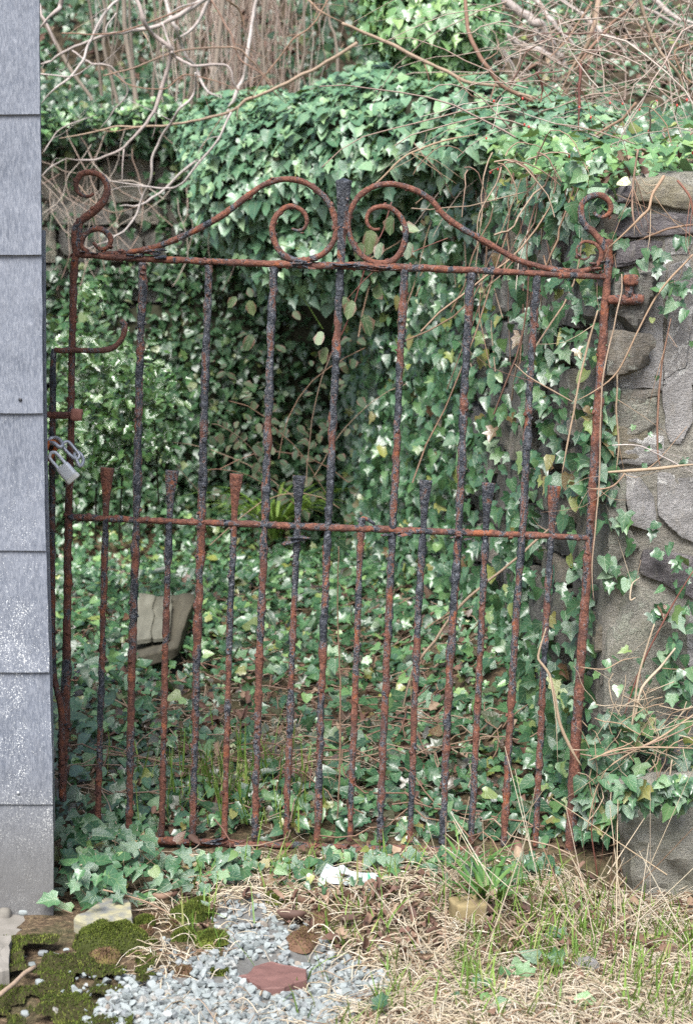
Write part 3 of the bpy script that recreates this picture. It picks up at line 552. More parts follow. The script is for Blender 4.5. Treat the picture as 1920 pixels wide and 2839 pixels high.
hp = iron('hinge_strap', QB([(690, 1312), (820, 1312), (1000, 1305), (1050, 1310)]), [24, 29, 32, 28], Y=-.008, sides=8, lump=.12, parent=pier, mat=IRON_RUST)
iron('hinge_pin', QB([(910, 1290), (905, 1200), (915, 1130)]), [22, 24, 23], Y=-.012, sides=9, lump=.1, parent=pier)
c = P(*QB([(925, 1110)])[0], -.012); m = MB(); add_box(m, c, (.015, .014, .0115), None, 4, 6, .001, 150); m.build('pin_head', IRON_RUST, pier)

def rubble(root, fr, u0, u1, v0, v1f, mat, rows=(.07, .19), lens=(.12, .36), depth=.1, seed=1, joint=.008):
    """courses of rubble stones on a wall frame fr(u, v, w) -> point; w runs outward"""
    r = random.Random(seed); z = v0
    while z < max(v1f(u0), v1f(u1)):
        h = r.uniform(*rows); u = u0 + r.uniform(-.15, 0)
        while u < u1:
            L = r.uniform(*lens); um = u + L / 2
            if z + h * .6 < v1f(um):
                split = r.random() < .25 and h > .12
                for (za, zb) in (((z, z + h * .48), (z + h * .52, z + h)) if split else ((z, z + h),)):
                    v, qq = rbox(8, r.uniform(24, 60)); v = chop(v, np.random.default_rng(r.randrange(9999)), 7, .95, 1.35); hu = L / 2 - joint / 2; hv = (zb - za) / 2 - joint / 2
                    sk = r.uniform(-.22, .22); uu = v[:, 0] * hu; vv = v[:, 2] * hv * (1 + .18 * r.uniform(-1, 1) * v[:, 0]) + sk * uu * .25; ww = v[:, 1] * depth / 2 + r.uniform(-.022, .022)
                    p = fr(um + uu, (za + zb) / 2 + vv, ww); s = r.uniform(0, 99)
                    p = p + .006 * np.stack([fbm(p * 12 + s, 3), fbm(p * 12 + s + 7, 3), fbm(p * 12 + s + 19, 3)], -1) + .007 * np.stack([np.round(1.6 * fbm(p * np.array((5, 5, 9)) + s, 2)), 0 * p[:, 0], 0 * p[:, 0]], -1)
                    MB().add(p, qq).build('stone', mat, root, sharp=22)
            u += L
        z += h
rubble(pier, lambda u, v, w: np.stack([u + 0 * v, .10 - w + 0 * u, v + 0 * u], -1), .80, 2.0, -.05, lambda u: 1.40, PROCK, rows=(.1, .24), lens=(.18, .45), seed=15)
sw = thing('side_wall', 'rubble stone wall running back from the pier, half covered by ivy', 'wall', (.5, .4, 0))
def sframe(u, v, w): return np.stack([xw(u) - w + .05, u + 0 * v, v + 0 * u], -1)
rubble(sw, sframe, .12, 3.6, -.05, lambda u: 1.36 + .06 * u, ROCK, seed=5)
m = MB(); v, qq = rbox(8, 40); v = v * np.array((.13, 1.9, .78)); v[:, 0] += -.09 * (v[:, 1]); v[:, 2] += .03 * v[:, 1]
m.add(v + np.array((xw(2.0) + .165, 2.0, .66)), qq).build('mortar_core', MORTAR, sw)
bk = thing('back_wall', 'old rubble stone retaining wall at the far end, ivy hanging over it', 'wall', (-1.2, 4.1, 0))
def bframe(u, v, w): return np.stack([u + 0 * v, 4.02 - w + 0 * v, v + 0 * u], -1)
rubble(bk, bframe, -2.0, .3, .5, lambda u: 1.86, ROCK, rows=(.09, .2), lens=(.14, .42), seed=9)
m = MB(); add_box(m, (-1.6, 4.17, .9), (2.1, .13, .98), n=8, k=40, rough=.02, freq=4); m.build('mortar_core', MORTAR, bk)

# ------------------------------------------------------------------ stems and shrubs
def branch(root, pts, Y, w, mat, name='branch', dz=.06, twigs=0, sides=6, wob=.5):
    pts = np.asarray(pts, float); n = len(pts); Yv = np.asarray(Y, float) if np.ndim(Y) else Y + dz * np.cumsum(rng.normal(0, .5, n))
    Wp = P(pts[:, 0], pts[:, 1], Yv); ww = resample_scalar(w, n).copy(); ww = ww * (.82 if name == 'stem' else 1); ww[-1] *= .4; ww[0] *= .7 if name == 'stem' else 1; rad = ww / 2 / FPX * (Yv + 3.4 if np.ndim(Yv) else Yv + 3.4); m = MB()
    sp = smooth_path(Wp, .025); sp = sp + rng.normal(0, wob * rad.mean() * .5, sp.shape); tube(m, sp, rad, sides, .03, .12, random.uniform(0, 50), random.random(), freq=.5)
    for _ in range(twigs):
        i = random.randint(1, len(sp) - 2); a = sp[i]; d = unit(sp[i + 1] - sp[i - 1]); e = unit(d + rng.normal(0, .7, 3) * np.array((1, .5, 1))); L = random.uniform(.04, .18)
        tube(m, [a, a + e * L * .5 + rng.normal(0, .01, 3), a + e * L + np.array((0, 0, random.uniform(-.03, .04)))], [rad.mean() * .45, rad.mean() * .3, rad.mean() * .18], 5, .03, 0, 0, random.random())
    return m.build(name, mat, root)
bs = thing('bare_shrub', 'leafless pale grey branches arching down in front of the back wall', 'shrub', tuple(P(760, -200, 2.6)))
for p, w, tw in [(([(610, -60), (650, 90), (700, 160), (770, 215), (775, 260), (745, 380), (700, 500), (640, 590), (560, 670), (480, 710), (390, 725), (295, 718)]), [14, 13, 13, 12, 10, 8, 5], 4), (([(970, -60), (900, 100), (840, 155), (785, 190)]), [11, 10, 8], 1),
                 (([(960, -30), (850, 50), (760, 95), (680, 130), (560, 145), (470, 165), (400, 190), (310, 230), (230, 275), (185, 290)]), [16, 14, 12, 9, 7, 6], 4), (([(740, -40), (770, 70), (800, 130), (820, 200), (850, 265), (890, 310), (910, 370), (950, 420), (1000, 445)]), [11, 11, 9, 5], 3),
                 (([(1175, -40), (1140, 120), (1125, 240), (1100, 360), (1070, 430), (1030, 520), (1000, 600), (950, 690), (850, 760), (760, 850), (690, 900), (640, 930), (540, 935)]), [10, 11, 11, 9, 8, 6], 5), (([(890, 330), (880, 430), (820, 490), (770, 570), (730, 630), (690, 730), (685, 820), (650, 890), (610, 990), (560, 1050), (460, 1110)]), [6, 8, 8, 7, 5], 4),
                 (([(780, 235), (800, 260), (860, 292), (890, 300), (1030, 298), (1060, 370), (1090, 440)]), [9, 8, 7], 1), (([(1050, 510), (980, 650), (900, 740), (830, 830), (760, 855), (650, 845), (490, 820)]), [7, 7, 5, 4], 3), (([(735, 100), (755, 160), (775, 215)]), [7, 8], 0), (([(330, 230), (420, 290), (500, 300), (580, 410), (520, 500), (460, 580)]), [5, 5, 4], 3)]:
    branch(bs, Z1(p), random.uniform(1.8, 2.9), w, PALESTEM, twigs=tw)
bs2 = thing('bare_sapling', 'thin leafless twigs coming in from the top left corner beside the slates', 'shrub', tuple(P(150, -150, 2.2)))
for p, w, tw in [([(290, -40), (275, 30), (255, 50), (180, 130)], [14, 13, 10], 0), ([(570, -30), (470, 70), (400, 210), (380, 270), (330, 340), (240, 410), (185, 470)], [8, 8, 6], 3), ([(185, 335), (330, 345), (420, 290)], [5, 4], 1), ([(530, 60), (490, 110), (480, 150)], [5, 4], 0), ([(180, 20), (190, 70), (260, 210)], [10, 9], 0), ([(190, 800), (230, 760), (300, 720)], [4, 4], 1), ([(200, 690), (260, 600), (330, 560), (440, 520)], [4, 4, 3], 3)]:
    branch(bs2, Z1(p), random.uniform(1.6, 2.4), w, PALESTEM, twigs=tw)
bs3 = thing('brown_creeper', 'thin brown creeper stems looping above the ivy mound', 'creeper', tuple(P(1050, 400, 2.2)))
for p, w in [([(470, 345), (600, 310), (740, 255), (860, 225), (1060, 215), (1120, 255), (1200, 340), (1245, 400)], [5, 6, 5]), ([(1620, 195), (1450, 300), (1300, 375), (1200, 425), (1120, 455), (1050, 505), (940, 535), (800, 565), (660, 575), (520, 575), (400, 605), (270, 630)], [11, 10, 8, 6, 5]), ([(640, 130), (670, 180), (665, 240)], [4, 3]), ([(280, 150), (470, 155), (600, 130), (780, 60), (900, 10)], [4, 5, 4]),
             ([(960, 0), (1010, 90), (1050, 160), (1090, 270), (1180, 330), (1260, 440)], [6, 5, 5]), ([(1030, 0), (1090, 50), (1110, 130)], [7, 6]), ([(1500, -20), (1420, 110), (1330, 180), (1270, 260), (1190, 360), (1140, 450)], [5, 5, 5]), ([(350, 830), (430, 920), (520, 965), (640, 930)], [3, 3]), ([(500, 320), (600, 390), (760, 400), (830, 340), (980, 370), (1110, 420)], [3, 4, 3]),
             ([(1400, 0), (1470, 60), (1572, 110)], [6, 5])]:
    branch(bs3, Z1(p), random.uniform(2.0, 2.6), w, STEM, twigs=3)
# saplings on the bank
SAP = [([(455, -80), (480, 60), (470, 200), (500, 330), (540, 500)], 14, 5.0), ([(520, 150), (500, 320), (535, 480)], 9, 5.3), ([(560, -80), (570, 150), (600, 330), (622, 500)], 20, 4.8), ([(588, -80), (590, 100), (605, 300), (612, 480)], 13, 5.2), ([(120, -60), (230, 150), (330, 330), (435, 490)], 15, 4.7),
       ([(430, 170), (450, 300), (465, 480)], 12, 5.5), ([(1020, -80), (1000, 130), (980, 330), (995, 500)], 20, 5.2), ([(1080, -80), (1085, 120), (1070, 300)], 11, 5.6), ([(690, -50), (720, 160), (700, 330), (690, 500)], 12, 5.7), ([(860, -60), (880, 160), (870, 400)], 12, 5.9), ([(1210, -60), (1190, 150), (1200, 330)], 12, 5.5), ([(1470, -60), (1500, 120), (1530, 230)], 12, 5.4), ([(480, -40), (540, 120), (510, 300)], 7, 5.6), ([(1380, 60), (1380, 250), (1340, 420)], 10, 5.3)]
SL = ['slim upright trunk near the slates, among dark ivy', 'short thin trunk between two thicker ones on the bank', 'thickest pale brown trunk above the left gate scroll', 'straight trunk directly behind the thickest pale one', 'slanting trunk leaning from the slate wall down to the right', 'thin bare trunk in front of dark ivy, low on the bank',
      'broad smooth trunk right of the dead brown stems', 'thin trunk just right of the broad smooth one', 'slender trunk at the left border of the dead brown stems', 'slender trunk in the middle of the dead brown stems', 'thin trunk behind the looping creeper stems', 'bare trunk nearest the bright ivy column', 'wispy crooked trunk beside the slim upright one', 'crooked trunk left of the bright ivy column']
for (p, w, Yt), lab in zip(SAP, SL):
    Yt = 4.3 + (Yt - 4.7) * .25; pts = np.array(Z1(p)); b0 = P(*pts[-1], Yt); b0[2] = min(b0[2], float(bz(np.array(b0[0]), np.array(Yt))) + .02)
    t = thing('sapling', lab, 'tree', tuple(b0)); m = MB(); Wp = P(pts[:, 0], pts[:, 1], Yt); Wp = np.vstack([Wp[0] + unit(Wp[0] - Wp[1]) * 1.2, Wp, b0])
    r = .66 * w / 2 / FPX * (Yt + 3.4); tube(m, Wp, [r * .5, r, r * 1.05, r * 1.2], 7, .05, .12, random.uniform(0, 50), freq=.4); m.build('trunk', BARK, t)
    m = MB()
    for _ in range(7):
        a = Wp[0] + (Wp[1] - Wp[0]) * random.random(); e = unit(rng.normal(0, 1, 3) + np.array((0, 0, .8))) * random.uniform(.3, .8); tube(m, [a, a + e * .5 + rng.normal(0, .04, 3), a + e], [r * .4, r * .25, r * .1], 5, .08)
    m.build('crown', PALESTEM, t)
# dead stems in the middle of the bank
n = 230; px = rng.normal(650, 120, n); Yb = U(4.5, 6.4, n); x = (px - 960) / FPX * (Yb + 3.4); base = np.stack([x, Yb, bz(x, Yb)], -1); hgt = U(.4, 1.3, n)
tt = np.linspace(0, 1, 6)[None, :, None]; lean = np.stack([rng.normal(0, .12, n), rng.normal(0, .1, n), np.ones(n)], -1) * hgt[:, None]
paths = base[:, None] + tt * lean[:, None] + rng.normal(0, .018, (n, 6, 3)); mb = MB(); tubes_batch(mb, paths, np.repeat(U(.0015, .0045, n)[:, None], 6, 1) * np.linspace(1, .4, 6)[None], 4)
tag(mb.build('dead_undergrowth', TANGLE), 'dense thin brown dead stems covering the middle of the bank', 'undergrowth', kind='stuff')

rb = thing('bramble_thicket', 'tangle of bare pinkish brown stems with red buds above the pier', 'bramble', tuple(P(1600, 440, 1.0)))
for p, w, Yt, mt in [([(-20, 105), (130, 170), (280, 240), (420, 310), (560, 375), (700, 395), (860, 450), (920, 490)], [10, 11, 10, 8], 1.6, STEM), ([(540, -40), (550, 130), (590, 230), (650, 320), (720, 400), (820, 450), (940, 490)], [11, 12, 12, 9], 1.5, STEM), ([(1290, 40), (1200, 110), (1100, 230), (1040, 310)], [9, 12], 1.6, STEM), ([(1110, 10), (1060, 90), (990, 190), (900, 280)], [8, 8, 6], 1.9, STEM),
                     ([(1320, -30), (1390, 180), (1450, 270), (1510, 350), (1535, 420)], [9, 9, 8], 1.0, STEM), ([(860, 330), (890, 400), (880, 450)], [8, 7], 1.4, REDSTEM), ([(1060, 290), (1055, 450), (1050, 600)], [9, 8, 7], 1.0, REDSTEM), ([(1310, 470), (1250, 540), (1150, 600), (1070, 645)], [10, 9, 7], 1.0, STEM), ([(1150, -30), (1120, 120), (1060, 260), (1000, 330)], [16, 15, 13], 1.9, STEM),
                     ([(130, 840), (250, 720), (330, 680), (440, 640), (600, 608)], [5, 6, 5], 1.3, CREAMSTEM), ([(640, 120), (720, 240), (800, 380)], [12, 9], 2.6, PALESTEM), ([(1572, 200), (1490, 230), (1520, 330), (1572, 380)], [7, 6], 1.0, STEM), ([(1572, 600), (1480, 690), (1572, 730)], [6, 5], .6, STEM),
                     ([(1440, 800), (1390, 880), (1370, 950), (1300, 1020), (1180, 1130)], [10, 9, 8, 7], .0, CREAMSTEM), ([(1320, 680), (1300, 850), (1300, 1000), (1340, 1070)], [6, 6, 5], .02, STEM), ([(1500, 820), (1560, 900), (1572, 1000)], [7, 6], .0, REDSTEM), ([(1572, 1020), (1500, 1030), (1400, 1060), (1250, 1130), (1190, 1180)], [6, 7, 6], .0, STEM)]:
    branch(rb, Z2(p), Yt, w, mt, dz=.03, twigs=5)
buds = MB()
for _ in range(36):
    c = P(random.uniform(1300, 1920), random.gauss(400, 90), random.uniform(.1, 1.6)); add_box(buds, c, (.0025, .0025, .004), None, 2, 2)
buds.build('buds', BERRY, rb)['kind'] = 'stuff'
def tangle(n, pxr, pyr, Yr, L, droop, r, wob=.04, S=9, updir=(.0, -.2, .35)):
    s = P(U(*pxr, n), U(*pyr, n), U(*Yr, n)); d = unit(np.array(updir) + rn(n, .8) * np.array((1, .35, .6))); ln = U(*L, n); out = np.zeros((n, S, 3)); out[:, 0] = s
    for i in range(1, S):
        out[:, i] = out[:, i - 1] + d * (ln / S)[:, None]; d = unit(d + rn(n, .16) + np.array((0, 0, -droop / S)))
    return out, U(*r, n)
mb = MB(); pa, ra = tangle(250, (1400, 1960), (-20, 430), (.6, 3.4), (.2, .7), 1.0, (.001, .003), updir=(.0, -.1, .25)); tubes_batch(mb, pa, ra[:, None] * np.linspace(1, .45, 9)[None], 4)
mb.build('stems', TANGLE, rb)['kind'] = 'stuff'
mb = MB(); pa, ra = tangle(36, (1280, 1960), (420, 480), (.05, .9), (.10, .26), 3.0, (.001, .0024), updir=(.0, -.35, .2)); tubes_batch(mb, pa, ra[:, None] * np.linspace(1, .5, 9)[None], 4)
mb.build('hanging_stems', STEM, rb)['kind'] = 'stuff'
lg = thing('fallen_branches', 'pale grey fallen branches lying slantwise on the bank behind the bramble', 'branches', tuple(P(1450, 150, 3.6)))
for p, w in [([(640, -60), (790, 60), (880, 120), (950, 230), (1000, 320)], [24, 26, 22]), ([(560, 60), (650, 140), (800, 200), (900, 240), (990, 300)], [20, 18, 14]), ([(850, -20), (930, 100), (1040, 210)], [14, 13]), ([(940, -30), (1080, 80), (1200, 180), (1280, 240)], [12, 12, 10]), ([(1060, 60), (1150, 150), (1330, 220)], [16, 14]), ([(1380, -20), (1480, 70), (1600, 110)], [16, 14]), ([(860, 130), (900, 230), (960, 290)], [20, 18]), ([(1330, 20), (1400, 60), (1572, 150)], [10, 9])]:
    branch(lg, Z2(p), random.uniform(3.3, 4.2), w, PALESTEM, sides=7)

# ------------------------------------------------------------------ ivy
def ivy_thing(name, label, loc): return thing(name, label, 'ivy', loc)
# ground behind the gate
iv = ivy_thing('ground_ivy', 'low dark green ivy carpeting the yard behind the gate', (-.2, 1.5, 0))
n = 13500; x = U(-1.7, .55, n); y = .06 + 3.9 * U(0, 1, n) ** .9; keep = x < xw(y) - .02
qx, qy, _ = proj(np.stack([x, y, 0 * x], -1)); open_ = np.exp(-((qx - 760) / 260) ** 2 - ((qy - 2060) / 190) ** 2); nz = vn(np.stack([x * 5, y * 5, 0 * x], -1))
keep &= rng.random(n) > open_ * .85 + .25 * (nz > .2); x, y = x[keep], y[keep]; n = len(x)
hp_ = .04 + .10 * (vn(np.stack([x * 3, y * 3, 0 * x + 5], -1)) + 1) * np.clip(y - .2, 0, 1) * .6
pos = np.stack([x, y, gh(x, y) + U(.008, 1, n) * hp_], -1); nr = np.array((-.05, -.45, 1)) + rn(n, .38); tp = np.array((0, -.6, -.1)) + rn(n, .8)
sz = .022 + .036 * rng.random(n) ** 1.5; lt = rng.random(n); patch = vn(np.stack([x * 2.5, y * 2.5, 0 * x + 31], -1)); a1 = (lt + .25 * patch < .70); a2 = ~a1 & (lt > .82)
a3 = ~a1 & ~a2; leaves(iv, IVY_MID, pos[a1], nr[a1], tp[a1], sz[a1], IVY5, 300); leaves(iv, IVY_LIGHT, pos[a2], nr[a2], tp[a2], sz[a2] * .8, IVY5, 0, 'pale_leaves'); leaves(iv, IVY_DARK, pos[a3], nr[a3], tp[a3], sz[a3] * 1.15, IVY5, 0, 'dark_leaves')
n = 900; x = U(-1.2, .4, n); y = U(.1, 3, n); pos = np.stack([x, y, gh(x, y) + U(.01, .05, n)], -1); leaves(iv, IVY_BROWN, pos, np.array((0, -.4, 1)) + rn(n, .4), rn(n), U(.03, .05, n), IVY5, 0, 'brown_leaves')
mb = MB(); nn = 330; s = np.stack([U(-1.2, .4, nn), U(.1, 3, nn), np.zeros(nn)], -1); a = U(0, 6.28, nn); S = 8; out = np.zeros((nn, S, 3)); out[:, 0] = s
for i in range(1, S): a = a + rng.normal(0, .3, nn); out[:, i] = out[:, i - 1] + np.stack([np.cos(a), np.sin(a), 0 * a], -1) * .05
out[..., 2] = gh(out[..., 0], out[..., 1]) + .03 + .03 * rng.random((nn, S)); tubes_batch(mb, out, np.full((nn, S), .0018), 4); mb.build('runners', STEM, iv)['kind'] = 'stuff'
n = 420; x = U(-.55, .52, n); y = U(.02, .34, n); pos = np.stack([x, y, gh(x, y) + U(.008, .06, n)], -1); leaves(iv, IVY_MID, pos, np.array((0, -.6, 1)) + rn(n, .35), np.array((0, -.6, -.1)) + rn(n, .7), U(.020, .042, n), IVY5, 0, 'gate_foot_leaves')
# at the foot of the gate
iv = ivy_thing('foot_ivy', 'ivy patch in front of the bottom rail, spilling from the slate wall corner', (-.45, -.1, 0))
ps = []
for (cx, cy, rx, ry, c) in [(215, 2330, 70, 110, 75), (330, 2400, 150, 60, 80), (250, 2480, 90, 50, 40), (560, 2400, 110, 45, 50), (760, 2400, 120, 35, 26), (1020, 2350, 90, 40, 22), (1120, 2390, 90, 30, 14), (400, 2320, 90, 35, 24), (660, 2370, 60, 30, 22), (900, 2380, 90, 30, 16), (1250, 2370, 120, 30, 20), (1480, 2380, 90, 40, 26), (1400, 2440, 60, 30, 10), (860, 2440, 120, 40, 14)]:
    pp = np.stack([rng.normal(cx, rx * .55, c), rng.normal(cy, ry * .5, c)], -1); g = G(pp[:, 0], pp[:, 1], .03); ps.append(g)
pos = np.vstack(ps); pos = pos[((pos[:, 0] > -.54) | (pos[:, 1] > -.42)) & ((np.abs(pos[:, 1] + .01) > .06) | (rng.random(len(pos)) < .3))]; n = len(pos); pos[:, 2] = gh(pos[:, 0], pos[:, 1]) + U(.008, .06, n) * np.where(pos[:, 0] < -.4, 1.5, .8)
leaves(iv, IVY_MID, pos, np.array((0, -.75, 1)) + rn(n, .35), np.array((.0, -.6, -.3)) + rn(n, .6), U(.020, .044, n) * np.where(pos[:, 0] < -.4, 1.15, .9), IVY5, 300)
mb = MB()
for i in range(0, n, 2):
    a = pos[i]; tube(mb, [a, a + np.array((random.gauss(0, .015), .015, -.02)), np.array((a[0] + random.gauss(0, .03), a[1] + .03, -.005))], .0011, 4, .02, rnd=random.random())
mb.build('stalks', CREAMSTEM, iv)['kind'] = 'stuff'
# side wall
iv = ivy_thing('wall_ivy', 'ivy trailing down the rubble side wall behind the hinge end of the gate', (.35, 2.0, .2))
n = 11000; y = U(.1, 3.9, n); z = U(.0, 1.75, n); nz = fbm(np.stack([y * 3.2, z * 2.2, 0 * y + 3], -1), 3)
pr_ = np.clip((y - 1.35) / .9, 0, 1) + .42 * (nz > .1) + .12 + np.clip((.35 - z) / .3, 0, .7) + np.clip((z - 1.25 - .05 * y) / .25, 0, .6); keep = (rng.random(n) < pr_) & (z < 1.40 + .07 * y); y, z = y[keep], z[keep]; n = len(y); th = .02 + .22 * np.clip((y - 1.5) / 1.2, 0, 1) + .12 * np.clip(.35 - z, 0, 1)
pos = np.stack([xw(y) - .01 - U(0, 1, n) * th, y, z], -1); leaves(iv, IVY_MID, pos, np.array((-.6, -.85, .35)) + rn(n, .35), np.array((-.1, -.25, -.9)) + rn(n, .35), U(.028, .055, n), IVY5, 300)
mb = MB(); nn = 45; ys0 = U(.2, 2.6, nn); s = np.stack([xw(ys0) - .03, ys0, 1.42 + .06 * ys0], -1); S = 10; d = np.stack([-.05 + rng.normal(0, .06, nn), -.05 + rng.normal(0, .10, nn), -np.ones(nn)], -1) * U(.02, .075, nn)[:, None]; out = np.zeros((nn, S, 3)); out[:, 0] = s
for i in range(1, S): d = d + rng.normal(0, .009, (nn, 3)); out[:, i] = out[:, i - 1] + d; out[:, i, 0] = np.minimum(out[:, i, 0], xw(out[:, i, 1]) - .015)
tubes_batch(mb, out, np.repeat(U(.0012, .0026, nn)[:, None], S, 1), 4); mb.build('trailing_stems', STEM, iv)['kind'] = 'stuff'
# back wall
iv = ivy_thing('back_wall_ivy', 'dark ivy hanging over the far stone wall and along its top', (-.8, 3.9, .3))
n = 21000; x = U(-2.2, .5, n); z = U(.15, 1.98, n); bx, by, _ = proj(np.stack([x, 0 * x + 4, z], -1)); nz = fbm(np.stack([x * 2.6, z * 2.6, 0 * x], -1), 3)
hole = np.clip(1 - (bx - 420) / 200, 0, 1) * np.clip((by - 390) / 60, 0, 1) * np.clip((960 - by) / 120, 0, 1); hol = np.exp(-((bx - 900) / 230) ** 2 - ((by - 1060) / 260) ** 2); keep = rng.random(n) > np.clip(.25 * hol + hole * (.92 - .55 * (nz > .15)), 0, .97); x, z, hole = x[keep], z[keep], hole[keep]; n = len(x)
th = (.10 + .18 * (nz[keep] + .5) * .5 + .30 * np.clip((1.0 - z), 0, 1)) * (1 - .75 * hole); pos = np.stack([x, 3.95 - U(0, 1, n) * np.clip(th, .02, 1), z], -1)
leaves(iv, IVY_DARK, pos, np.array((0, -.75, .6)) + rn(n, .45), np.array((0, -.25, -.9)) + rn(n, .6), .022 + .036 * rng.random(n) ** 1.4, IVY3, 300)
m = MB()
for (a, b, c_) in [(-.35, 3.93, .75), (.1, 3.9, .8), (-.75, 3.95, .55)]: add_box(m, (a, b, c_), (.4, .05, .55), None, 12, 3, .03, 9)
m.build('shade_core', DARK, iv)  # near-black blobs added behind the leaves to darken the hollow
n = 3200; x = U(-2.2, .3, n); y = U(3.75, 4.5, n); pos = np.stack([x, y, 1.90 + .06 * fbm(np.stack([x * 4, y * 4, 0 * x], -1), 2) + U(0, .09, n) - .25 * np.clip(3.9 - y, 0, 1)], -1); leaves(iv, IVY_LIGHT, pos, np.array((0, -.5, 1)) + rn(n, .35), np.array((0, -.8, -.3)) + rn(n, .6), U(.026, .045, n), IVY3, 0, 'top_leaves')
mb = MB(); nn = 110; s = np.stack([U(-2.1, .2, nn), U(3.7, 3.9, nn), U(1.5, 1.95, nn)], -1); S = 9; a = U(-2.6, -.4, nn); out = np.zeros((nn, S, 3)); out[:, 0] = s
for i in range(1, S): a = a + rng.normal(0, .25, nn); out[:, i] = out[:, i - 1] + np.stack([np.cos(a), rng.normal(0, .1, nn), np.sin(a)], -1) * U(.03, .07, nn)[:, None]
tubes_batch(mb, out, np.repeat(U(.001, .0024, nn)[:, None], S, 1), 4); mb.build('dry_stems', TANGLE, iv)['kind'] = 'stuff'
# the mound
iv = ivy_thing('ivy_mound', 'big bulging mass of glossy ivy above the middle of the gate', tuple(P(1000, 560, 3.0)))
ELL = [(P(870, 500, 2.9), (.46, .5, .32)), (P(1110, 440, 2.6), (.46, .5, .32)), (P(1010, 650, 2.8), (.46, .45, .30)), (P(1330, 380, 2.2), (.36, .45, .19)), (P(720, 400, 3.5), (.34, .4, .22)), (P(1120, 720, 2.8), (.32, .4, .28)), (P(1180, 330, 3.0), (.34, .4, .26)), (P(1480, 400, 1.6), (.3, .4, .12))]
core = MB(); ps = []; ns = []
for c, r in ELL:
    r = np.array(r); add_box(core, c, r * .86, None, 8, 2, .03, 8); n = int(4200 * r[0] * r[2] / .15); d = unit(rn(n)); d = d[(d[:, 1] < .35) & (d[:, 2] > -.8)]
    bump_ = 1 + .10 * fbm(d * 3 + c, 2)[:, None]; p = c + d * r * bump_ * U(.86, 1.04, len(d))[:, None]; inside = np.zeros(len(p), bool)
    for c2, r2 in ELL:
        if c2 is not c: inside |= (((p - c2) / (np.array(r2) * .84)) ** 2).sum(1) < 1
    ps.append(p[~inside]); ns.append(d[~inside] / r * r.mean())
core.build('shade_core', DARK, iv); pos = np.vstack(ps); nn_ = np.vstack(ns); n = len(pos)  # dark ellipsoids added inside the mound as its painted inner shade
leaves(iv, IVY_SHEEN, pos, unit(nn_) + np.array((0, -.35, 1.0)) + rn(n, .32), np.array((0, -.7, -.6)) + nn_ * .3 + rn(n, .4), .028 + .040 * rng.random(n) ** 1.4, IVY5, 300)
n = 160; d = unit(rn(n) + np.array((0, -.8, .2))); ii = rng.integers(0, len(pos), n); S = 5; st = pos[ii]; dd = np.stack([rng.normal(.3, .5, n), -.4 * np.ones(n), rng.normal(-.2, .4, n)], -1) * U(.02, .045, n)[:, None]; out = st[:, None] + dd[:, None] * np.arange(S)[None, :, None]
mb = MB(); tubes_batch(mb, out, np.full((n, S), .0013), 4); mb.build('green_stalks', GRASS, iv)['kind'] = 'stuff'
# bright column
iv = ivy_thing('ivy_column', 'bright light green ivy climbing a stump at the top, right of the middle', tuple(P(1220, 400, 2.5)))
m = MB(); tube(m, [P(1235, 420, 2.5), P(1225, 150, 2.5), P(1230, -80, 2.5)], [.11, .10, .08], 9, .05, .2, 3., freq=.3); m.build('stump', BARK, iv)
n = 3000; t = U(0, 1, n); a = U(-3.5, .4, n); cx = 1225 + 25 * np.sin(t * 5); c = P(cx, 400 - 500 * t, 2.5 + 0 * t); r = (.20 + .09 * vn(np.stack([t * 5, a, 0 * t], -1))) * (1.25 - .45 * t); d = np.stack([np.cos(a), np.sin(a), 0 * a], -1)
leaves(iv, IVY_LIGHT, c + d * (r * U(.75, 1.1, n))[:, None], d + np.array((0, -.15, .55)) + rn(n, .35), np.array((0, -.3, -.9)) + rn(n, .35), U(.030, .055, n), IVY5, 300)
# top of the right wall
iv = ivy_thing('coping_ivy', 'light ivy sprawling over the top of the pier under the bramble stems', tuple(P(1600, 450, .6)))
n = 2600; px = U(1200, 1960, n); Yt = U(.08, 2.6, n); x = (px - 960) / FPX * (Yt + 3.4); pos = np.stack([x, Yt, 1.40 + .10 * Yt + .04 * vn(np.stack([x * 6, Yt * 6, 0 * x], -1)) + U(-.02, .07, n)], -1); keep = x > xw(Yt) - .06; pos = pos[keep]; n = len(pos)
leaves(iv, IVY_LIGHT, pos, np.array((0, -.55, 1)) + rn(n, .4), np.array((0, -.7, -.3)) + rn(n, .7), U(.026, .05, n), IVY5, 250)
n = 420; px = U(1200, 1960, n); Yt = U(.06, 1.5, n); x = (px - 960) / FPX * (Yt + 3.4); pos = np.stack([x, Yt, 1.40 + .08 * Yt + U(-.01, .05, n)], -1); leaves(iv, DEAD, pos[x > xw(Yt)], np.array((0, -.3, 1)) + rn((x > xw(Yt)).sum(), .5), rn((x > xw(Yt)).sum()), U(.02, .045, n)[x > xw(Yt)], DEADT, 0, 'dead_leaves')
n = 7500; px = U(1200, 1960, n); Yt = U(.6, 6.2, n); x = (px - 960) / FPX * (Yt + 3.4); pos = np.stack([x, Yt, bz(x, Yt) + U(.0, .12, n)], -1); k_ = (x > xw(np.minimum(Yt, 4)) + .1) & (rng.random(n) < .3 + .6 * (vn(np.stack([x * 2, Yt * 2, 0 * x + 2], -1)) > -.1))
bi = ivy_thing('bank_ivy', 'scattered ivy on the right-hand bank behind the tangled stems', tuple(P(1600, 250, 2.5))); leaves(bi, IVY_MID, pos[k_], np.array((0, -.6, .9)) + rn(k_.sum(), .4), rn(k_.sum()), U(.03, .055, n)[k_], IVY3, 0)
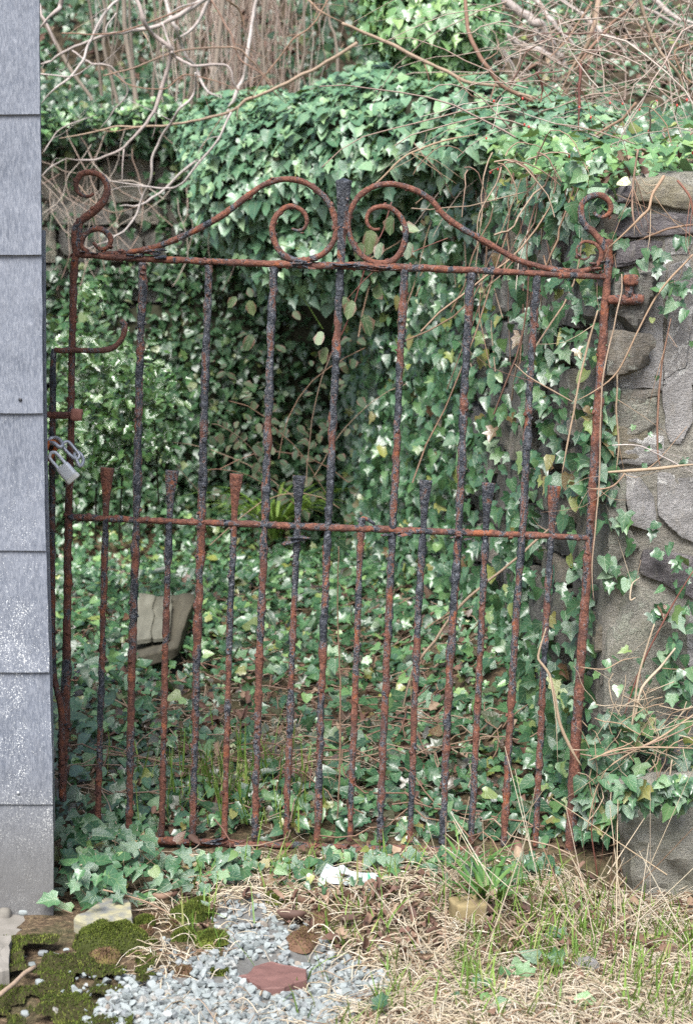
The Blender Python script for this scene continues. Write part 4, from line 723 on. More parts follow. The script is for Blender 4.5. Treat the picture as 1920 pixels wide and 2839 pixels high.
# bank, left
bi = ivy_thing('bank_ivy', 'dark ivy sheet climbing the left bank behind the saplings', (-1.2, 5.0, 2.0))
n = 15000; x = U(-3.2, .6, n); y = U(4.3, 8.0, n); qx = proj(np.stack([x, y, bz(x, y)], -1))[0]; cen = np.exp(-((qx - 660) / 190) ** 2); keep = rng.random(n) > cen * .88; x, y = x[keep], y[keep]; n = len(x)
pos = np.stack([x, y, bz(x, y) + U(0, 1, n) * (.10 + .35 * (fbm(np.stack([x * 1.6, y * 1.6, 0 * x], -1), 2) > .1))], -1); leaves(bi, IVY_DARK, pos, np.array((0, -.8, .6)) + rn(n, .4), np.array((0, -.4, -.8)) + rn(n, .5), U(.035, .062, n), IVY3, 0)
n = 1600; x = U(-2., 3.2, n); y = U(4.3, 7.5, n); pos = np.stack([x, y, bz(x, y) + .02], -1); o = MB()
tag(leaves(None, DEAD, pos, np.array((0, -.5, 1)) + rn(n, .4), rn(n), U(.04, .08, n), DEADT, 0, 'leaf_litter'), 'brown fallen leaves lying on the bank', 'leaf litter')
# pier
iv = ivy_thing('pier_ivy', 'ivy sprays with pale stems over the face and foot of the stone pier', tuple(P(1760, 2100, -.02)))
ps = []; sizes = []
for (x0, x1, y0, y1, c, s0, s1, off) in [(1545, 1745, 420, 600, 30, .024, .044, .03), (1700, 1920, 640, 860, 34, .02, .038, .03), (1560, 1700, 620, 1000, 40, .018, .034, .02), (1610, 1700, 1080, 1400, 60, .024, .045, .03), (1690, 1920, 860, 1300, 14, .012, .022, .01), (1650, 1760, 1380, 1620, 16, .024, .05, .02), (1790, 1920, 1440, 1700, 26, .016, .034, .02),
                                          (1820, 1925, 1680, 2000, 34, .022, .052, .03), (1640, 1925, 1980, 2150, 90, .022, .05, .05), (1600, 1800, 2140, 2280, 60, .022, .05, .07), (1600, 1720, 2250, 2480, 48, .022, .04, .06), (1640, 1800, 1780, 2000, 12, .018, .03, .015), (1700, 1925, 2150, 2235, 75, .02, .045, .05)]:
    px = U(x0, x1, c); py = U(y0, y1, c); ps.append(P(px, py, -.16 - U(0, off, c)) if y0 == 2150 else P(px, py, U(.012, .05, c) if x0 < 1660 and y1 < 1650 else PY - .035 - U(0, off, c))); sizes.append(U(s0, s1, c))
pos = np.vstack(ps); n = len(pos); pos[:, 2] = np.maximum(pos[:, 2], .02); leaves(iv, IVY_MID, pos, np.array((-.1, -.9, .5)) + rn(n, .33), np.array((0, -.2, -.9)) + rn(n, .55), np.concatenate(sizes), IVY5, 300)
for p, w, mt, Yt in [(Z4([(1570, 10), (1440, 150), (1370, 260), (1300, 400), (1230, 540), (1140, 620), (1025, 680)]), [9, 8, 6, 5], CREAMSTEM, -.03), (Z4([(1025, 678), (940, 630), (820, 560), (762, 505)]), [6, 6, 5], STEM, -.03), (Z4([(1140, 262), (1100, 400), (1060, 560), (1030, 720), (1000, 880), (975, 1010)]), [8, 8, 7, 7], CREAMSTEM, -.03), (Z4([(1225, 540), (1228, 620), (1222, 720), (1235, 870), (1222, 990)]), [6, 7, 7, 6], CREAMSTEM, -.0),
                     (Z4([(1470, 300), (1432, 500), (1412, 700), (1410, 900), (1422, 970)]), [6, 8, 8], STEM, .0), (Z4([(1185, 997), (1300, 990), (1420, 980), (1590, 960)]), [12, 13, 12], CREAMSTEM, -.03), (Z4([(1260, 1005), (1210, 1060), (1140, 1075), (1090, 1068)]), [8, 7, 5], STEM, -.025), (Z4([(1205, 875), (1320, 876), (1420, 920), (1590, 1010)]), [6, 6, 6], PALESTEM, -.04), (QB([(830, 1050), (830, 1220), (790, 1400), (750, 1600), (700, 1800), (640, 2100)]) + QC([(610, 300), (600, 900), (560, 1400), (520, 1900), (545, 2200)]), [6, 6, 5], STEM, -.02),
                     (Z6([(905, 560), (880, 640), (870, 700), (920, 770), (950, 900), (970, 1000), (1020, 1110), (1065, 1185)]), [7, 9, 11, 12, 11], CREAMSTEM, -.04), (Z6([(1570, 955), (1430, 1050), (1280, 1130), (1190, 1190)]), [8, 8, 7], CREAMSTEM, -.06), (Z6([(1490, 650), (1420, 740), (1340, 830), (1312, 940), (1285, 1010)]), [10, 10, 8], CREAMSTEM, -.03), (Z6([(1575, 295), (1480, 450), (1400, 600), (1330, 750), (1255, 965)]), [6, 7, 7], REDSTEM, -.015),
                     (Z6([(1395, 540), (1350, 680), (1320, 800), (1300, 950), (1285, 1060)]), [8, 9, 9], CREAMSTEM, -.025), (Z6([(1310, 420), (1285, 430), (1295, 360), (1330, 330)]), [6, 6], CREAMSTEM, .0), (Z6([(1060, 735), (1170, 745), (1250, 705), (1330, 690)]), [4, 4], CREAMSTEM, -.03), (Z8([(1475, -20), (1465, 100), (1485, 250), (1510, 450), (1530, 560)]), [8, 8, 6], CREAMSTEM, -.05), (Z8([(1450, 240), (1370, 400), (1270, 510), (1160, 650)]), [9, 8, 6], CREAMSTEM, -.09), (Z8([(1270, 200), (1360, 215), (1470, 205), (1590, 165)]), [7, 7, 6], CREAMSTEM, -.07), (Z8([(1090, 300), (1130, 120), (1180, 20)]), [6, 6], CREAMSTEM, -.06),
                     (Z6([(1100, 1160), (1200, 1120), (1340, 1100), (1590, 1105)]), [6, 7, 6], CREAMSTEM, -.07), (Z6([(1060, 1130), (1150, 1140), (1300, 1110), (1440, 1060), (1590, 990)]), [6, 6, 6], STEM, -.05), (Z8([(1150, 610), (1130, 450), (1110, 300), (1130, 160)]), [6, 6, 5], REDSTEM, -.06), (Z8([(1330, 700), (1240, 740), (1400, 690), (1530, 690)]), [6, 6], CREAMSTEM, -.12)]:
    branch(iv, p, Yt, w, mt, 'stem', dz=.008, twigs=2, wob=.25)
n = 100; px = U(1640, 1925, n); py = U(1950, 2350, n); S = 6; s = P(px, py, PY - .05 - U(0, .06, n)); a = U(-1.2, 2.2, n); out = np.zeros((n, S, 3)); out[:, 0] = s
for i in range(1, S): a = a + rng.normal(0, .25, n); out[:, i] = out[:, i - 1] + np.stack([np.cos(a), rng.normal(-.1, .2, n), np.sin(a)], -1) * .02
mb = MB(); tubes_batch(mb, out, np.repeat(U(.0007, .0014, n)[:, None], S, 1), 4); mb.build('twigs', CREAMSTEM, iv)['kind'] = 'stuff'
# dark cane leaning across behind the gate
cn = thing('dead_cane', 'long brown dead cane slanting up to the right behind the gate bars', 'cane', tuple(P(*Z6([(250, 940)])[0], .5)))
branch(cn, Z6([(1080, 15), (960, 80), (860, 160), (750, 260), (600, 380), (480, 500), (400, 620), (330, 700), (290, 790), (250, 940)]), .45, [6, 7, 8, 9, 8, 6], STEM, 'cane', dz=.02, twigs=4)
cn = thing('dead_cane', 'thin upright dead stalk with withered seed heads in the middle of the gate', 'cane', tuple(P(935, 2290, .1)))
branch(cn, D([(768, 1240), (766, 1400), (772, 1550), (770, 1750), (765, 1880)]), .1, [3, 5, 6, 7], STEM, 'cane', dz=.004, twigs=3)

# ------------------------------------------------------------------ holly, bramble, sword-leaved plant
hl = thing('holly_bush', 'small holly bush with shiny prickly leaves behind the latch side of the gate', 'bush', tuple(G(330, 1560, 0)))
for p in ([(265, 1500), (268, 1250), (266, 1080), (262, 940)], [(330, 1500), (345, 1250), (380, 1050)], [(200, 1500), (190, 1250), (210, 1080)], [(440, 1400), (430, 1200), (420, 1060)]): branch(hl, p, 2.0, [9, 8, 5], DARK, 'stem', dz=.02)
ps = []
for (cx, cy, rx, ry, c) in [(255, 815, 40, 50, 70), (290, 1000, 110, 70, 260), (300, 1130, 150, 90, 430), (250, 1260, 130, 80, 260), (420, 1080, 80, 90, 160), (400, 1220, 90, 70, 120), (190, 930, 40, 60, 60)]:
    ps.append(P(rng.normal(cx, rx * .55, c), rng.normal(cy, ry * .55, c), rng.normal(1.95, .16, c)))
pos = np.vstack(ps); n = len(pos); leaves(hl, HOLLY, pos, np.array((0, -.5, .8)) + rn(n, .45), np.array((0, -.5, 0)) + rn(n, .8), U(.028, .046, n), HOLLYT, 300)
br = thing('bramble', 'bramble spray with ovate two-toned leaves behind the right spiral scroll', 'bramble', tuple(P(1020, 900, .5)))
branch(br, [(1085, 560), (1060, 640), (1020, 720), (1000, 780), (960, 900), (900, 1010)], .55, [4, 5, 4], REDSTEM, 'cane', dz=.02); branch(br, [(1240, 660), (1140, 700), (1050, 740), (960, 830)], .5, [3, 4, 3], REDSTEM, 'cane', dz=.02)
spots = [(1029, 655, 68), (1085, 615, 56), (1000, 690, 50), (1055, 690, 48), (1107, 650, 56), (1135, 690, 50), (975, 850, 56), (1030, 838, 66), (1005, 890, 66), (950, 840, 40), (905, 980, 50), (880, 975, 44), (690, 770 + 80, 46), (700, 945, 50), (655, 840, 40)]
pos = np.array([P(a, b, .5 + random.uniform(-.05, .05)) for a, b, _ in spots]); n = len(pos); leaves(br, BRAMBLE, pos + np.array((0, 0, .015)), np.array((0, -1, .25)) + rn(n, .25), np.array((0, -.1, -.6)) + rn(n, .7), np.array([c for *_, c in spots]) / FPX * 3.9, OVATE, 300)
br = thing('bramble', 'low bramble with dull brown-edged leaves in the middle of the dark ivy', 'bramble', tuple(P(740, 1350, 1.8)))
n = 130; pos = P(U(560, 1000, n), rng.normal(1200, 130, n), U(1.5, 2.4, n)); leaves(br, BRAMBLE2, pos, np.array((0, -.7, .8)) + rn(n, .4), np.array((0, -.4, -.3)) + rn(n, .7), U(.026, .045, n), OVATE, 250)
nn = 10; S = 8; s = P(U(560, 1000, nn), U(1250, 1450, nn), U(1.5, 2.3, nn)); d = unit(np.stack([rng.normal(0, .6, nn), rng.normal(-.2, .3, nn), np.ones(nn)], -1)); out = np.zeros((nn, S, 3)); out[:, 0] = s
for i in range(1, S): out[:, i] = out[:, i - 1] + d * .07; d = unit(d + np.array((0, -.03, -.16)) + rng.normal(0, .08, (nn, 3)))
mb = MB(); tubes_batch(mb, out, np.full((nn, S), .0015), 4); mb.build('canes', STEM, br)['kind'] = 'stuff'
def blades(root, base, n, L, W, spread, mat, name, up=1., droop=.9, S=7, parts=False):
    a = U(0, 6.28, n); e = np.stack([np.cos(a) * spread, np.sin(a) * spread, np.full(n, up)], -1) * (1 + .2 * rng.normal(size=(n, 1))); d = unit(e); ln = U(*L, n); out = np.zeros((n, S, 3)); out[:, 0] = base + np.stack([rng.normal(0, .012, n), rng.normal(0, .012, n), 0 * a], -1)
    for i in range(1, S): out[:, i] = out[:, i - 1] + d * (ln / S)[:, None]; d = unit(d + np.array((0, 0, -droop / S * 1.5)))
    prof = np.array([.5, .9, 1, .95, .8, .5, .06])[None]; wd_ = U(*W, n)[:, None] * prof
    if parts:
        for i in range(n):
            m = MB(); ribbons(m, out[i:i + 1], wd_[i:i + 1], .35); m.build(name, mat, root)
    else:
        m = MB(); ribbons(m, out, wd_, .35); return m.build(name, mat, root)
sg = thing('sedge_clump', 'clump of long arching strap leaves behind the short spikes in the middle', 'plant', tuple(G(740, 1560, 0)))
base = G(760, 1570, 0); base[2] = .12; blades(sg, base, 60, (.3, .62), (.005, .009), .65, GRASS, 'blade', droop=1.25, parts=True)
base2 = G(690, 1500, 0); base2[2] = .1; blades(sg, base2, 24, (.3, .55), (.004, .008), .7, GRASS, 'blade', droop=1.1, parts=True)
for (bx, by, n, L, lab) in [((1345), 2520, 40, (.07, .2), 'green plantain rosette growing beside the ochre stone'), (1290, 2440, 14, (.08, .16), 'small tuft of narrow leaves behind the plantain, touching the bottom rail')]:
    pt = thing('plantain', lab, 'plant', tuple(G(bx, by, 0))); blades(pt, G(bx, by, .0), n, L, (.003, .0065), .75, PLANT, 'leaf', droop=.8, parts=True)

# ------------------------------------------------------------------ gravel, straw, grass
def chip(seed, n=2):
    r = np.random.default_rng(seed); v, q = rbox(n, 3.5); v = v * r.uniform(.5, 1.2, 3) * np.array((1, .8, .55))
    for _ in range(8):
        d = unit(r.normal(size=3)); lim = r.uniform(.3, .6); s = v @ d; v = v - np.clip(s - lim, 0, None)[:, None] * d
    return v, q
CH = [chip(i) for i in range(14)]
MOUNDS = [(530, 2540, 110, 56), (560, 2496, 80, 34), (508, 2606, 72, 42), (585, 2622, 92, 52), (400, 2576, 60, 36), (605, 2715, 60, 24), (310, 2625, 240, 110), (290, 2680, 90, 80), (508, 2725, 50, 40), (422, 2568, 44, 34), (478, 2578, 34, 22), (840, 2605, 90, 70), (740, 2680, 190, 66)]
gb = bpy.data.objects.new('gravel_bed', None)
def in_gravel(px, py):
    a = [2440, 2480, 2560, 2620, 2680, 2740, 2860, 2960]; L = np.interp(py, a, [640, 600, 590, 630, 540, 350, 230, 200]); R_ = np.interp(py, a, [700, 760, 770, 900, 1090, 1060, 860, 800])
    return .9 + np.maximum(L - px, px - R_) / 90 + .45 * vn(np.stack([px / 70, py / 40, 0 * px], -1))
nx, ny = 40, 30; gx, gy = np.meshgrid(np.linspace(-.5, .12, nx), np.linspace(-1.1, -.25, ny)); gz = gh(gx, gy) + .004; k = np.arange(nx * ny).reshape(ny, nx); cx, cy, _ = proj(np.stack([gx, gy, gz], -1)); ok = in_gravel(cx, cy).ravel() < 1.1
q = np.stack([k[:-1, :-1], k[:-1, 1:], k[1:, 1:], k[1:, :-1]], -1).reshape(-1, 4); q = q[ok[q].all(1)]; GRAVELBASE = mat_simple('gravel dust', (.07, .065, .055), (.15, .15, .145), 120, .95)
gb = MB().add(np.stack([gx, gy, gz], -1).reshape(-1, 3), q).build('gravel_bed', GRAVELBASE); tag(gb, kind='structure')
px = U(150, 1250, 9000); py = 2450 + 430 * U(0, 1, 9000) ** .8; f = in_gravel(px, py); keep = (rng.random(9000) < np.clip((1.25 - f) * 2, np.where((px < 640) & (py > 2600), .09, .02), 1) * np.clip((py - 2440) / 190, .2, 1))
for (mx, my, mw, mh) in MOUNDS: keep &= ((px - mx) / mw) ** 2 + ((py - my) / mh) ** 2 > .3
px, py = px[keep], py[keep]; g = G(px, py, .01); n = len(g); size = .004 + .0088 * rng.random(n) ** 1.6; g[:, 2] = gh(g[:, 0], g[:, 1]) + size * U(-.1, .75, n) + .004
big = np.argsort(-size / np.linalg.norm(g - CAM, axis=1))[:300]; meshes = [MB().add(v, q_).mesh('stone', GRAVEL, smooth=False) for v, q_ in CH]; mb = MB(); bset = set(big.tolist())
for i in range(n):
    c = random.randrange(14); R = Matrix.Rotation(random.uniform(0, 6.28), 3, 'Z') @ Matrix.Rotation(random.gauss(0, .35), 3, 'X') @ Matrix.Rotation(random.gauss(0, .35), 3, 'Y')
    if i in bset:
        o = bpy.data.objects.new('stone', meshes[c]); col.objects.link(o); o.parent = gb; o.matrix_basis = Matrix.Translation(g[i]) @ R.to_4x4() @ Matrix.Scale(size[i], 4)
    else:
        v, q_ = CH[c]; mb.add((v * size[i]) @ np.array(R).T + g[i], q_, None, random.random())
mb.build('loose_gravel', GRAVEL, gb, False)['kind'] = 'stuff'
# straw
def straw(n, px, py, name, L=(.015, .12), r=(.0005, .0013), lift=.022, keepf=None):
    g = G(px, py, .01); a = U(0, 6.28, n); ln = U(*L, n); S = 6; cu = rng.normal(0, .10, n) + rng.normal(0, .22, n) * (rng.random(n) < .2); out = np.zeros((n, S, 3)); out[:, 0] = g
    for i in range(1, S): a = a + cu + rng.normal(0, .12, n); out[:, i] = out[:, i - 1] + np.stack([np.cos(a), np.sin(a), 0 * a], -1) * (ln / S)[:, None]
    base = U(.001, lift, n) * U(.2, 1, n); out[..., 2] = gh(out[..., 0], out[..., 1]) + base[:, None] + (np.sin(np.linspace(0, math.pi, S))[None] * U(-.2, 1, n)[:, None] ** 2) * .02; return out, U(*r, n)
n = 19000; px = U(420, 2350, n); py = 2385 + 485 * U(0, 1, n) ** .8; den = np.clip(.5 + .6 * vn(np.stack([px / 160, py / 70, 0 * px + 4], -1)) + .5 * (py > 2620) * (px > 900), 0.08, 1); den = den * np.where(in_gravel(px, py) < .95, .10, 1) * np.where(py < 2610, .5, 1) * np.where((px < 640) & (py < 2500), .25, 1)
k_ = rng.random(n) < den
for (mx, my, mw, mh) in MOUNDS: k_ &= ((px - mx) / mw) ** 2 + ((py - my) / mh) ** 2 > .22
out, r_ = straw(k_.sum(), px[k_], py[k_], 's'); mb = MB(); tubes_batch(mb, out, np.repeat(r_[:, None], 6, 1), 3)
n = 2200; px = U(560, 1960, n); py = U(2345, 2500, n); out, r_ = straw(n, px, py, 's', (.04, .13)); tubes_batch(mb, out, np.repeat(r_[:, None], 6, 1), 3)
n = 1500; px = rng.normal(760, 220, n); py = rng.normal(2110, 95, n); out, r_ = straw(n, px, py, 's', (.04, .16)); ok = out[:, :, 1].min(1) > .03; tubes_batch(mb, out[ok], np.repeat(r_[ok][:, None], 6, 1), 3)
tag(mb.build('dry_grass', STRAW), 'flattened dry straw coloured grass on the verge and inside the gate', 'dry grass', kind='stuff')
n = 70; mb = MB(); px = U(1150, 1920, n); py = U(2420, 2700, n); g = G(px, py, 0.); d = unit(np.stack([rng.normal(0, .6, n), rng.normal(-.1, .3, n), U(.4, 1.2, n)], -1)); ln = U(.08, .28, n); out = g[:, None] + d[:, None] * ln[:, None, None] * np.linspace(0, 1, 5)[None, :, None]; tubes_batch(mb, out, U(.0007, .0015, n)[:, None] * np.linspace(1.2, .6, 5)[None], 3)
tag(mb.build('dry_grass', STRAW), 'upright dry grass stalks leaning in front of the pier', 'dry grass', kind='stuff')
mb = MB(); n = 6000; px = U(500, 2350, n); py = 2380 + 480 * U(0, 1, n); den = np.clip(.25 + .8 * vn(np.stack([px / 120, py / 60, 0 * px + 14], -1)) + .5 * (px > 1450), .04, 1) * np.where(in_gravel(px, py) < 1, .08, 1); k_ = rng.random(n) < den; g = G(px[k_], py[k_], 0.); n = len(g); g[:, 2] = gh(g[:, 0], g[:, 1])
d = unit(np.stack([rng.normal(0, .4, n), rng.normal(-.1, .35, n), np.ones(n)], -1)); ln = U(.02, .10, n); out = np.zeros((n, 7, 3)); out[:, 0] = g
for i in range(1, 7): out[:, i] = out[:, i - 1] + d * (ln / 6)[:, None]; d = unit(d + np.array((0, -.02, -.10)) + rn(n, .05))
ribbons(mb, out, U(.0009, .002, n)[:, None] * np.array([.8, 1, 1, .9, .7, .45, .05])[None], .3)
n = 300; g = G(rng.normal(640, 150, n), rng.normal(2200, 60, n), 0.); d = unit(np.stack([rng.normal(0, .35, n), rng.normal(-.1, .3, n), np.ones(n)], -1)); out = g[:, None] + d[:, None] * U(.05, .15, n)[:, None, None] * np.linspace(0, 1, 7)[None, :, None]; ribbons(mb, out, U(.001, .0025, n)[:, None] * np.array([.8, 1, 1, .9, .7, .45, .05])[None], .3)
tag(mb.build('grass', GRASS), 'thin fresh green grass blades sprouting through the straw', 'grass', kind='stuff')

# ------------------------------------------------------------------ moss, clods, loose things on the verge
def mound(name, label, cat, px, py, wpx, hpx, mat, hz=.5, fuzz=3500, group=None, seed=0, fl=.0045):
    c = G(px, py, 0.); dist = np.linalg.norm(c - CAM); a = wpx / 2 / FPX * dist; b = hpx / 2 / FPX * dist / .42 * .8; r = np.linspace(0, 1, 12)[:, None]; t = np.linspace(0, 2 * math.pi, 28, endpoint=False)[None]
    ed = 1 + .22 * vn(np.stack([np.cos(t) * 1.7 + seed, np.sin(t) * 1.7, 0 * t], -1)); x = r * np.cos(t) * a * ed; y = r * np.sin(t) * b * ed; z = hz * min(a, b) * np.sqrt(np.clip(1 - r ** 2.4, 0, 1)) * (1 + 0 * t); p = np.stack([x, y, z], -1); p[..., 2] += .1 * min(a, b) * fbm(p * 40 + seed, 2) * (r < .98)
    z0 = float(gh(c[0], c[1])) + .002; p = p + np.array((c[0], c[1], z0)); k = np.arange(12 * 28).reshape(12, 28); q = np.stack([k[:-1], k[1:], np.roll(k[1:], -1, 1), np.roll(k[:-1], -1, 1)], -1).reshape(-1, 4)
    m = MB().add(p.reshape(-1, 3), q); ii = rng.integers(1, 12, fuzz); jj = rng.integers(0, 28, fuzz); u = rng.random((fuzz, 1)); w = rng.random((fuzz, 1)); s = p[ii, jj] * (1 - u) + p[ii - 1, (jj + 1) % 28] * u; s = s * (1 - w * .5) + p[ii - 1, jj] * w * .5
    d = unit(rn(fuzz, .6) + np.array((0, 0, 1.))); out = s[:, None] + d[:, None] * (fl * U(.4, 1.2, fuzz))[:, None, None] * np.linspace(-.3, 1, 3)[None, :, None]; ribbons(m, out, np.full((fuzz, 3), .0008) * np.array([1, 1, .2])[None])
    o = m.build(name, mat); return tag(o, label, cat, group)
MG = 'moss cushions on the gravel'
for a in [(530, 2540, 110, 56, 'bright moss cushion at the top of the gravel, round and alone'), (560, 2496, 80, 34, 'flat moss cushion behind the round one near the ivy'), (508, 2606, 72, 42, 'small moss cushion between gravel and straw, left one of a touching pair'), (585, 2622, 92, 52, 'moss cushion at the edge of the straw, right one of a touching pair'), (400, 2576, 60, 36, 'small moss cushion against the lichened slab corner'), (770, 2495, 80, 48, 'moss cushion lying in the straw just below the gate'), (605, 2715, 60, 24, 'thin moss patch beside the red slate'), (420, 2632, 34, 20, 'tiny moss tuft among the gravel stones')]:
    mound('moss_cushion', a[4], 'moss', *a[:4], MOSS, .55, group=MG, seed=a[0])
mound('moss_mat', 'thick green moss hump below the lichened slab', 'moss', 310, 2625, 230, 96, MOSS, .5, 9000, seed=310)
nx, ny = 170, 130; gx, gy = np.meshgrid(np.linspace(-.75, .0, nx), np.linspace(-1.15, -.55, ny)); gz = gh(gx, gy) + .012 + .014 * fbm(np.stack([gx * 16, gy * 16, 0 * gx], -1), 3); cx, cy, _ = proj(np.stack([gx, gy, gz], -1))
Lm = np.interp(cy, [2560, 2600, 2640, 2700, 2760, 2860], [80, 250, 440, 470, 330, 330]) + 60 * vn(np.stack([cx / 60, cy / 45, 0 * cx + 7], -1)); ok = ((cx < Lm) & (cy > 2590) & (cx > -260)).ravel(); k = np.arange(nx * ny).reshape(ny, nx)
q = np.stack([k[:-1, :-1], k[:-1, 1:], k[1:, 1:], k[1:, :-1]], -1).reshape(-1, 4); q = q[ok[q].all(1)]; p = np.stack([gx, gy, gz], -1).reshape(-1, 3); ok &= (vn(np.stack([cx / 45, cy / 28, 0 * cx + 19], -1)) > -.42).ravel(); q = q[ok[q].all(1)]; m = MB().add(p, q, rnd=.1); F = 26000; qi = q[rng.integers(0, len(q), F)]; u = rng.random((F, 1)); w = rng.random((F, 1))
b0 = p[qi[:, 0]] * (1 - u) * (1 - w) + p[qi[:, 1]] * u * (1 - w) + p[qi[:, 2]] * u * w + p[qi[:, 3]] * (1 - u) * w; d = unit(rn(F, .6) + np.array((0, 0, 1.))); ribbons(m, b0[:, None] + d[:, None] * (.0045 * U(.4, 1.2, F))[:, None, None] * np.linspace(-.3, 1, 3)[None, :, None], np.full((F, 3), .0008) * np.array([1, 1, .2])[None], rnd=np.clip(.42 + .42 * fbm(b0 * 22, 3) + .15 * rng.normal(size=F), 0, 1))
tag(m.build('moss_carpet', MOSS), 'carpet of green moss over the whole lower left corner of the ground', 'moss', kind='stuff')
for a in [(840, 2605, 90, 70, 'big dark brown mossy clod lying in the straw'), (890, 2545, 66, 56, 'brownish green clod beneath the plastic wrapper'), (422, 2568, 44, 34, 'brown clod next to the lichened slab'), (478, 2578, 34, 22, 'small brown clod left of the moss pair'), (508, 2725, 50, 40, 'brown mossy clod in the middle of the gravel'), (290, 2680, 90, 80, 'rusty brown dead moss clump at the edge of the hump'), (400, 2600, 50, 24, 'long brown clod above the gravel')]:
    mound('clod', a[4], 'clod', *a[:4], CLOD, .6, 900, 'brown clods on the gravel and straw', seed=a[0], fl=.005)
def slab(name, label, cat, poly, th, mat, z=.01, rough=.004, tilt=0.):
    p = np.array([G(x, y, z) for x, y in poly]); n0 = len(p); fine = []
    for i in range(n0):
        for t in np.linspace(0, 1, 6, endpoint=False): fine.append(p[i] * (1 - t) + p[(i + 1) % n0] * t)
    p = np.array(fine); p[:, :2] += .004 * np.stack([vn(p * 70), vn(p * 70 + 9)], -1); n = len(p); c = p.mean(0); gz = float(gh(c[0], c[1])); rings = []
    for s_, h in ((1, 0), (1, th * .8), (.97, th), (.6, th), (.25, th)):
        r = c + (p - c) * s_; r[:, 2] = gz + h + .016 - (.026 if h == 0 else 0) + rough * vn(r * 40 + 3) * (h > th * .9) + tilt * (r[:, 1] - c[1]) * (h > 0); rings.append(r)
    v = np.vstack(rings + [np.array([[c[0], c[1], gz + th + .016]])]); k = np.arange(5 * n).reshape(5, n); q = np.stack([k[:-1], np.roll(k[:-1], -1, 1), np.roll(k[1:], -1, 1), k[1:]], -1).reshape(-1, 4); t = [(k[-1, j], k[-1, (j + 1) % n], 5 * n) for j in range(n)]
    return tag(MB().add(v, q, t).build(name, mat, smooth=False), label, cat)
slab('red_slate', 'flat piece of broken red slate lying on straw and gravel', 'slate', Z7([(1040, 955), (1130, 930), (1150, 890), (1230, 868), (1390, 905), (1395, 950), (1330, 965), (1290, 990), (1200, 995), (1130, 950)]), .006, REDSLATE, .02)
slab('flat_stone', 'grey slab blotched with yellow lichen beside the slate wall', 'stone', Z7([(335, 760), (420, 700), (480, 655), (590, 670), (605, 775), (460, 790)]), .018, LICHROCK, .01)
slab('flat_stone', 'pale pink footing stone in the lower left corner', 'stone', Z7([(-60, 820), (50, 815), (45, 970), (-60, 985)]), .022, CONCRETE, .02)
def boulder(label, px, py, w, h, d, mat, k=5, yaw=0., n=5, seed=0, cat='stone', name='stone', rough=.15):
    c = G(px, py, 0.); s = np.linalg.norm(c - CAM) / FPX; v, q = rbox(n, k); v = v * np.array((w / 2 * s, d / 2 * s, h / 2 * s)); v += rough * h / 2 * s * np.stack([vn(v * 45 + seed), vn(v * 45 + seed + 9), vn(v * 45 + seed + 20)], -1)
    v = v @ rot('Z', yaw).T; return tag(MB().add(v + np.array((c[0], c[1], float(gh(c[0], c[1])) + h / 2 * s * .8)), q).build(name, mat), label, cat)
boulder('ochre yellow broken stone beside the plantain', 1295, 2550, 86, 62, 80, YELLOWROCK, 14, .3, 8, seed=4, rough=.10)
boulder('rounded grey pebble at the corner under the slates', 14, 2555, 34, 36, 34, CONCRETE, 3, seed=1, name='pebble'); boulder('pale flat pebble under the last slate, near the ivy', 66, 2545, 28, 18, 24, GRAVEL, 3, seed=2, name='pebble')
boulder('blue grey chip sitting on the moss mat', 112, 2745, 24, 22, 22, GRAVEL, 5, .5, 4, 7, name='pebble'); boulder('whitish chip on the moss near the broken footing', 50, 2675, 20, 14, 18, CONCRETE, 4, .5, 4, 8, name='pebble'); boulder('pale stone half buried in the yellowed straw', 1625, 2680, 60, 50, 50, PALEROCK, 4, .3, 5, 12, name='pebble')
for i, (px, py, lab) in enumerate([(150, 2730, 'white gravel chip on the moss just right of the blue grey chip'), (190, 2735, 'white gravel chip on the moss nearest the rusty brown clump'), (70, 2805, 'white gravel chip low in the bottom left moss'), (120, 2640 + 30, 'white gravel chip at the upper edge of the moss mat'), (235, 2720, 'white gravel chip where moss meets the gravel'), (90, 2700, 'white gravel chip near the dark twig on the moss'), (215, 2770, 'white gravel chip in the flat moss below the mat')]): boulder(lab, px, py, 26, 14, 20, GRAVEL, 4, i, 4, 20 + i, name='pebble')['group'] = 'gravel chips on the moss'
# curled dead leaves and fallen leaves
def curled(px, py, L, yaw, lab, mat=DEAD):
    c = G(px, py, .012); s = np.linalg.norm(c - CAM) / FPX; L = L * s; nu, nv = 9, 8; u = np.linspace(-1, 1, nu)[:, None]; a = np.linspace(-2.3, 2.3, nv)[None]; r = L * .19 * np.sqrt(np.clip(1 - u ** 2 * .92, .02, 1)) ; x = u * L / 2 + 0 * a; y = r * np.sin(a) * (1 + .15 * u); z = -r * np.cos(a) + L * .18 + .1 * L * u ** 2
    p = np.stack([x, y, z], -1); p += .035 * L * fbm(p * 60 + px, 2)[..., None]; p = p.reshape(-1, 3) @ rot('X', random.uniform(-.7, .7)).T @ rot('Z', yaw).T + np.array((c[0], c[1], float(gh(c[0], c[1])) + .014)); k = np.arange(nu * nv).reshape(nu, nv); q = np.stack([k[:-1, :-1], k[1:, :-1], k[1:, 1:], k[:-1, 1:]], -1).reshape(-1, 4)
    tag(MB().add(p, q).build('dead_leaf', mat), lab, 'dead leaf', 'curled brown dead leaves on the verge')
